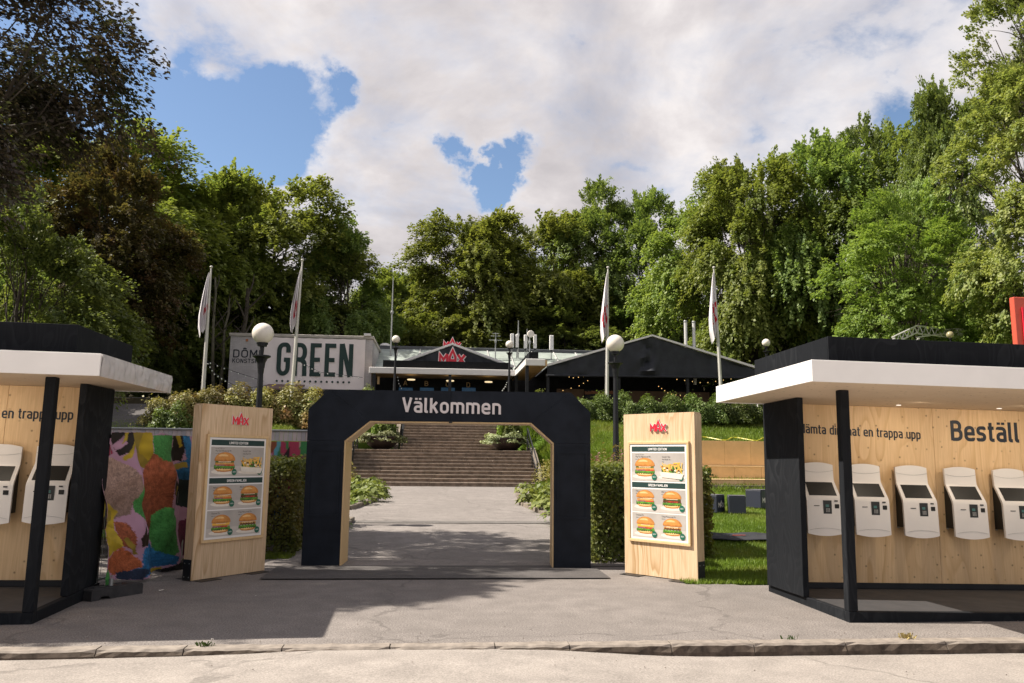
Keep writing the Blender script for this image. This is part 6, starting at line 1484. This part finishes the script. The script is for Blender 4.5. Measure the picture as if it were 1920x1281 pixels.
def bed(label, x0, x1, y0, y1, n_cl, seed, mat='hosta', hh=.42, leaf=.17, name='hosta_bed', grp=None, per=70, xfun=None):
    rng = np.random.default_rng(seed); PP, NN, AA, SS, TT = [], [], [], [], []
    for k in range(n_cl):
        y = rng.uniform(y0, y1); x = rng.uniform(x0, x1) if xfun is None else xfun(y, rng.random()); zb = H(x, y); n = per; r = rng.uniform(.28, .5)
        a = rng.uniform(0, 2 * np.pi, n); d = np.sqrt(rng.random(n)) * r
        PP.append(np.stack([x + d * np.cos(a), y + d * np.sin(a), zb + hh * (1 - .55 * (d / r) ** 2) * rng.uniform(.45, 1.1, n)], 1))
        NN.append(np.stack([np.cos(a) * .6, np.sin(a) * .6, np.full(n, .9)], 1) + unit(n, rng) * .35); AA.append(np.stack([np.cos(a), np.sin(a), -.35 * np.ones(n)], 1))
        SS.append(rng.uniform(.7, 1.3, n) * leaf); TT.append(np.clip(rng.normal(.5, .22, n) + rng.normal(0, .12), 0, 1))
    stuff(leafcards(name, np.concatenate(PP), np.concatenate(NN), np.concatenate(AA), np.concatenate(SS), np.concatenate(TT), M[mat], None, .36), label, grp)
bed('low bright hostas filling the left bed before the stairs', -3.6, -2.0, 21.4, 29.6, 26, 1, grp='ground cover', xfun=lambda y, r: -3.6 + (1.75 + (.22 if y < 26 else 0)) * r ** .7)
bed('low green ground cover in the small left bed just behind the gate', -2.7, -2.0, 15.2, 18.4, 9, 2, 'shrub_green', .34, .10, grp='ground cover')
bed('low hostas filling the right bed before the stairs', 2.7, 4.0, 20.1, 27.5, 24, 3, grp='ground cover', xfun=lambda y, r: 2.65 + 1.5 * r + (.3 if y > 25 else 0))
bed('small shaded green plants beside the right gate leg', 2.55, 2.9, 16.8, 18, 3, 4, 'beech_dark', .4, .08, grp='ground cover')
bed('straggly reddish perennials at the left foot of the stairs', -3.9, -3.0, 29.2, 30.9, 8, 5, 'perennial', .9, .10, 'perennial_bed', 'plants', 120)
bed('straggly pink tinged perennials at the right foot of the stairs', 3.7, 4.9, 27.8, 30.6, 10, 6, 'perennial', 1.0, .10, 'perennial_bed', 'plants', 120)
hedge('clipped hornbeam hedge between the left totem and the gate', -4.3, -2.22, 13.35, 16.4, 1.42, 26000, .062, M['hedge'], 1)
hedge('clipped hornbeam hedge between the gate and the right totem', 2.46, 4.40, 12.6, 15.4, 1.42, 30000, .062, M['hedge'], 2)
def mound(label, x, y, rx, ry, rz, n, leaf, mat, seed, name='shrub', cat='shrub', grp=None, zoff=0, stems=9):
    rng = np.random.default_rng(seed); zb = H(x, y) + zoff; t = thing(name, label, cat, (x, y, zb), 0, grp)
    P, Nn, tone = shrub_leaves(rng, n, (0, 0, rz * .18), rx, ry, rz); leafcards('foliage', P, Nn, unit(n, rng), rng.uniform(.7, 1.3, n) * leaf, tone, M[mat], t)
    mb = MB(); rr = random.Random(seed)
    for k in range(stems):
        a = rr.uniform(0, 6.28); mb.tube([(0, 0, -.15), (math.cos(a) * rx * .35, math.sin(a) * ry * .35, rz * .5), (math.cos(a) * rx * .7, math.sin(a) * ry * .7, rz * rr.uniform(.75, 1.1))], [.025, .016, .005], 5)
    mb.build('stems', M['bark'], t); return t
bg = 'barberry shrubs on the left bank'
nms = ['yellow green shrub at the left end of the bank row', 'barberry shrub behind the top of the left totem, left part', 'barberry shrub at the foot of the leftmost flagpole', 'barberry shrub behind the left near lamp post', 'barberry shrub at the foot of the second flagpole', 'barberry shrub left of the gate top, pink tipped', 'barberry shrub behind the upper left gate corner']
for k, (px, Y, rx, rz, m_) in enumerate(((335, 32.0, 1.0, 1.25, 'shrub_brown'), (382, 32.8, 1.1, 1.35, 'shrub_brown'), (430, 33.2, 1.1, 1.4, 'shrub_brown'), (480, 33, 1.1, 1.3, 'shrub_brown'), (530, 33.2, 1.1, 1.45, 'shrub_brown'), (572, 33.0, 1.0, 1.6, 'shrub_brown'), (612, 33.6, .9, 1.25, 'shrub_brown'))):
    mound(nms[k], atY(px, 780, Y).x, Y, rx * 1.25, .9, rz * .86, 5600, .10, m_, 20 + k, grp=bg)
mound('green leafy shrub below the barberry row beside the left totem', atY(320, 790, 30.6).x, 30.8, .7, .6, .9, 2600, .09, 'shrub_green', 31, grp=bg)
hg = 'green shrubs along the terrace edge'
nms = ['green shrub beside the upper right gate corner', 'green shrub behind the right near lamp post', 'green shrub left of the right totem top', 'green shrub behind the right totem, left half', 'green shrub behind the right totem, right half', 'green shrub right of the right totem', 'green shrub under the rope swag near the plywood post', 'green shrub at the right, under the kiosk roof']
for k, px in enumerate((1118, 1160, 1203, 1248, 1292, 1335, 1378, 1420)):
    mound(nms[k], atY(px, 780, 34).x, 34 + .3 * math.sin(k * 2), .98, .8, 1.0 + .07 * math.sin(k * 3), 5200, .085, 'shrub_green', 40 + k, grp=hg)
pgp = 'perennials behind the right hedge'
for k, (px, Y, rz, m_, lb) in enumerate(((1122, 17.0, 1.25, 'perennial', 'orange tinged perennial just right of the gate'), (1150, 17.8, 1.35, 'perennial', 'reddish perennial beside the right near lamp'), (1176, 17, 1.2, 'shrub_brown', 'yellowish perennial at the left edge of the right totem'), (1128, 15.9, 1.15, 'hedge', 'green perennial low above the right hedge'))):
    mound(lb, atY(px, 850, Y).x, Y, .62, .5, rz, 3000, .06, m_, 60 + k, 'perennial', 'plant', pgp)
pgl = 'perennials behind the left hedge'
for k, (px, Y, rz, m_, lb) in enumerate(((520, 17.2, 1.05, 'shrub_green', 'loose green perennial behind the left hedge by the totem'), (556, 17.4, 1.1, 'perennial', 'pinkish perennial behind the left hedge by the gate'), (585, 17.6, 1.0, 'hedge', 'dark perennial behind the left gate leg'))):
    mound(lb, atY(px, 860, Y).x, Y, .6, .5, rz, 3000, .06, m_, 70 + k, 'perennial', 'plant', pgl)
mound('dark green shrub at the top right of the stair landing', 4.6, 37.4, .9, .8, 1.0, 4000, .09, 'beech_dark', 81, grp='shrubs beside the stair landing')
mound('dark green shrub at the top left of the stair landing', -3.4, 37.4, .9, .8, 1.0, 4000, .09, 'beech_dark', 82, grp='shrubs beside the stair landing')
# astilbe plumes
rng = np.random.default_rng(5)
t = thing('astilbe', 'pink flower plumes above the right hedge beside the gate', 'flowers', (3.2, 15.6, H(3.2, 15.6)), 0); PP = []; mb = MB()
for k in range(22):
    x, y, h = rng.uniform(-.7, .9), rng.uniform(-.2, .9), rng.uniform(1.25, 1.75); n = 60; tt = rng.random(n); r = .05 * (1 - tt * .8)
    PP.append(np.stack([x + rng.normal(0, 1, n) * r + tt * .05, y + rng.normal(0, 1, n) * r, h - .42 + tt * .42], 1)); mb.tube([(x, y, 0), (x, y, h - .4)], .005, 4)
P = np.concatenate(PP); n = len(P); leafcards('plumes', P, unit(n, rng), unit(n, rng), rng.uniform(.02, .035, n), rng.random(n), M['pink'], t); mb.build('stems', M['perennial'], t)
def planter(label, x, y, seed):
    t = thing('planter_bowl', label, 'planter', (x, y, LAND_Z), 0, 'planter bowls on the stair landing')
    MB().lathe([(.30, 0), (.42, .04), (.66, .26), (.76, .50), (.80, .52), (.80, .56), (.72, .56), (.66, .48), (.02, .46)], 28).build('bowl', M['bowl'], t, smooth=True)
    rng = np.random.default_rng(seed); zb = LAND_Z
    t2 = thing('planter_plants', label.replace('dark iron bowl', 'mixed pale trailing plants') , 'plants', (x, y, zb), 0, 'plants in the landing bowls')
    P, Nn, tone = shrub_leaves(rng, 4600, (0, 0, .36), 1.02, .9, .44); m_ = P[:, 2] > .12
    m_ &= ~((P[:, 2] < .36) & (np.abs(P[:, 0] - .08) < .38) & (P[:, 1] < 0))
    P, Nn, tone = P[m_], Nn[m_], tone[m_]; leafcards('trailing_foliage', P, Nn, unit(len(P), rng), rng.uniform(.06, .12, len(P)), tone, M['silver_leaf'], t2)
    P, Nn, tone = shrub_leaves(rng, 1500, (.25, .1, .72), .42, .4, .55); leafcards('dark_foliage', P, Nn, unit(len(P), rng), rng.uniform(.08, .13, len(P)), tone, M['beech_dark'], t2)
    mb = MB()
    for q in range(16):
        a = rng.uniform(0, 6.28); r = rng.uniform(.5, 1.3); mb.tube([(0, 0, .45), (math.cos(a) * r * .5, math.sin(a) * r * .3, 1.0), (math.cos(a) * r, math.sin(a) * r * .4, rng.uniform(.8, 1.4))], [.012, .008, .004], 4)
    mb.build('stems', M['silver_leaf'], t2)
    for q, (dx, dy, hh, r) in enumerate(((-.30, .12, 1.75, .17), (.06, .18, 1.9, .19), (.40, .10, 1.7, .17))):
        n = 2600; tt = rng.random(n); a = rng.uniform(0, 2 * np.pi, n); rad = r * (1 - tt) ** .45 * rng.uniform(.7, 1.05, n) * (.75 + .25 * np.minimum(1, tt * 6))
        P = np.stack([dx + rad * np.cos(a), dy + rad * np.sin(a), .45 + tt * hh], 1); Nn = np.stack([np.cos(a), np.sin(a), .3 * np.ones(n)], 1) + unit(n, rng) * .5
        t3 = thing('dwarf_cypress', ['left', 'middle', 'right'][q] + ' yellow green cypress column in the ' + ('left' if x < 0 else 'right') + ' landing bowl', 'conifer', (x, y, zb), 0, 'cypress columns in the landing bowls')
        leafcards('foliage', P, Nn, np.stack([np.cos(a) * .3, np.sin(a) * .3, np.ones(n)], 1), rng.uniform(.08, .15, n), rng.random(n), M['conifer'], t3, .22)
        MB().tube([(dx, dy, .4), (dx, dy, .45 + hh * .8)], [.03, .01], 5).build('trunk', M['bark'], t3)
planter('dark iron bowl on the left of the stair landing', -2.35, 35.4, 1)
planter('dark iron bowl on the right of the stair landing', 3.12, 35.4, 2)

# ================================================================== grass and small debris
def grass_patch(name, label, n, fx, h, w, seed):
    rng = np.random.default_rng(seed); x, y = fx(rng, n); z = Hn(x, y); n = len(x)
    a = rng.uniform(0, 2 * np.pi, n); hh = rng.uniform(.5, 1.3, n) * h; lx, ly = rng.normal(0, .4, n) * hh, rng.normal(0, .4, n) * hh
    V = np.empty((n, 3, 3)); V[:, 0] = np.stack([x - np.cos(a) * w, y - np.sin(a) * w, z - .01], 1); V[:, 1] = np.stack([x + np.cos(a) * w, y + np.sin(a) * w, z - .01], 1); V[:, 2] = np.stack([x + lx, y + ly, z + hh], 1)
    me = bpy.data.meshes.new(name); me.vertices.add(n * 3); me.vertices.foreach_set('co', V.reshape(-1).astype(np.float32)); me.loops.add(n * 3); me.loops.foreach_set('vertex_index', np.arange(n * 3, dtype=np.int32))
    me.polygons.add(n); me.polygons.foreach_set('loop_start', np.arange(0, n * 3, 3, dtype=np.int32)); me.polygons.foreach_set('loop_total', np.full(n, 3, np.int32))
    tone = np.clip(.5 + .3 * np.sin(x * 1.7 + y) * np.sin(y * 1.3 - x * .6) + rng.normal(0, .2, n), 0, 1)
    at = me.attributes.new('tone', 'FLOAT', 'POINT'); at.data.foreach_set('value', np.repeat(tone, 3).astype(np.float32)); me.materials.append(M['grass']); me.update(calc_edges=True)
    o = bpy.data.objects.new(name, me); COL.objects.link(o); return stuff(o, label, 'grass')
grass_patch('grass', 'mown grass of the lawn right of the totem', 150000, lambda r, n: (r.uniform(3.3, 10.5, n), 10.55 + (r.random(n) ** 1.35) * 13.2), .060, .008, 1)
grass_patch('grass', 'longer grass of the bank below the marquee hedge', 110000, lambda r, n: (r.uniform(3.8, 17, n), r.uniform(23.0, 34.5, n)), .13, .020, 2)
grass_patch('grass', 'grass of the bank left of the stairs', 70000, lambda r, n: (r.uniform(-13, -3.3, n), r.uniform(22, 33.5, n)), .13, .020, 3)
grass_patch('grass', 'weedy grass strip under the left hedge', 4000, lambda r, n: (r.uniform(-4.2, -2.2, n), r.uniform(12.95, 13.4, n)), .07, .008, 4)
grass_patch('grass', 'rough grass on the steep bank right beside the stairs', 70000, lambda r, n: (r.uniform(3.9, 7.5, n), r.uniform(26, 38, n)), .24, .03, 5)
rr = random.Random(9)
def tuft(label, px, py, n, h, mat):
    p = atZ(px, py, 0); rng = np.random.default_rng(int(px)); t = thing('weed_tuft', label, 'weed', (p.x, p.y, .0)); mb = MB()
    for k in range(n):
        a = rng.uniform(0, 6.28); r = rng.uniform(.3, 1) * h; hh = rng.uniform(.4, 1) * h; x, y = rng.normal(0, .035), rng.normal(0, .012); w = .004
        mb.add([(x - w, y, -.03), (x + w, y, -.03), (x + math.cos(a) * r * .7 + w * .6, y + math.sin(a) * r * .6, hh * .8), (x + math.cos(a) * r, y + math.sin(a) * r * .8, hh * .75)], [(0, 1, 2), (0, 2, 3)])
    mb.build('blades', M[mat], t)
M['straw'] = plain('dry straw grass', (.38, .30, .12), .8, .3, 20)
tuft('dry yellow grass tuft growing over the kerb below the right kiosk', 1704, 1199, 40, .075, 'straw')
tuft('tiny green weed in a kerb joint near the right kiosk', 1480, 1199, 14, .05, 'shrub_green')
tuft('small green weed at the kerb below the left totem', 384, 1213, 30, .06, 'shrub_green')
def scrap(name, label, cat, px, py, s, mat, n, z=0.0, seed=0):
    p = atZ(px, py, z); r_ = random.Random(int(px) + seed); t = thing(name, label, cat, (p.x, p.y, z + (H(p.x, p.y) if p.y > 11 and p.x < -2 else 0)))
    for k in range(n):
        x, y = r_.uniform(-s, s), r_.uniform(-s * .5, s * .5); c = [(x + s * .45 * r_.uniform(.6, 1.2) * math.cos(q * 1.257), y + s * .4 * math.sin(q * 1.257) * r_.uniform(.6, 1.2), .006 + r_.uniform(0, s * .35)) for q in range(5)]
        ctr = (x, y, .004 + r_.uniform(0, s * .2)); MB().add(c + [ctr], [(q, (q + 1) % 5, 5) for q in range(5)]).build('piece', M[mat], t)
scrap('paper_scrap', 'crumpled white paper scrap on the shaded asphalt before the left totem', 'litter', 305, 1109, .045, 'litter', 5)
scrap('dry_leaves', 'clump of dry leaves lying against the kerb below the left totem', 'leaves', 420, 1222, .09, 'leaf_dry', 14, -.035)
for k, (px, py, m_, lb) in enumerate(((480, 1118, 'litter', 'tiny pale paper bit right of the left totem foot'), (160, 1196, 'litter', 'pale bit on the asphalt near the kerb at left'), (398, 1200, 'litter', 'pale crumb near the kerb below the totem'), (168, 1108 + 50, 'litter', 'white bit beside the left kiosk base'),
                                (1212, 1223, 'leaf_dry', 'short dry twig on the road before the kerb'), (1873, 1217, 'litter', 'scrap on the road at far right'), (652, 1120, 'litter', 'small bit at the edge of the kiosk shadow'), (968, 1074, 'leaf_dry', 'single orange leaf on the dark asphalt strip'), (555, 1070, 'leaf_dry', 'dry leaf beside the left gate leg'))):
    scrap('litter_bit', lb, 'litter', px, py, .018, m_, 2, -.07 if py > 1216 else 0.0, k)
rng = np.random.default_rng(77); mbs = MB()
for k in range(420):
    x = rng.uniform(-5, 7); y = rng.uniform(5.2, 11.3) if k % 3 else kerb_y(x) + .18 + abs(rng.normal(0, .15)); s = rng.uniform(.003, .009)
    if kerb_y(x) - .1 < y < kerb_y(x) + .16: continue
    z = .004 if y > kerb_y(x) else (road_z(x) * min(1, max(0, (y - 4) / 2.4)) - .09 * (1 - min(1, max(0, (y - 4) / 2.4)))) + .003
    mbs.add([(x - s, y - s, z), (x + s, y - s * .6, z), (x + s * .3, y + s, z), (x, y, z + s)], [(0, 1, 3), (1, 2, 3), (2, 0, 3)])
stuff(mbs.build('grit', M['granite']), 'fine grit and crumbs scattered over the asphalt', 'grit')
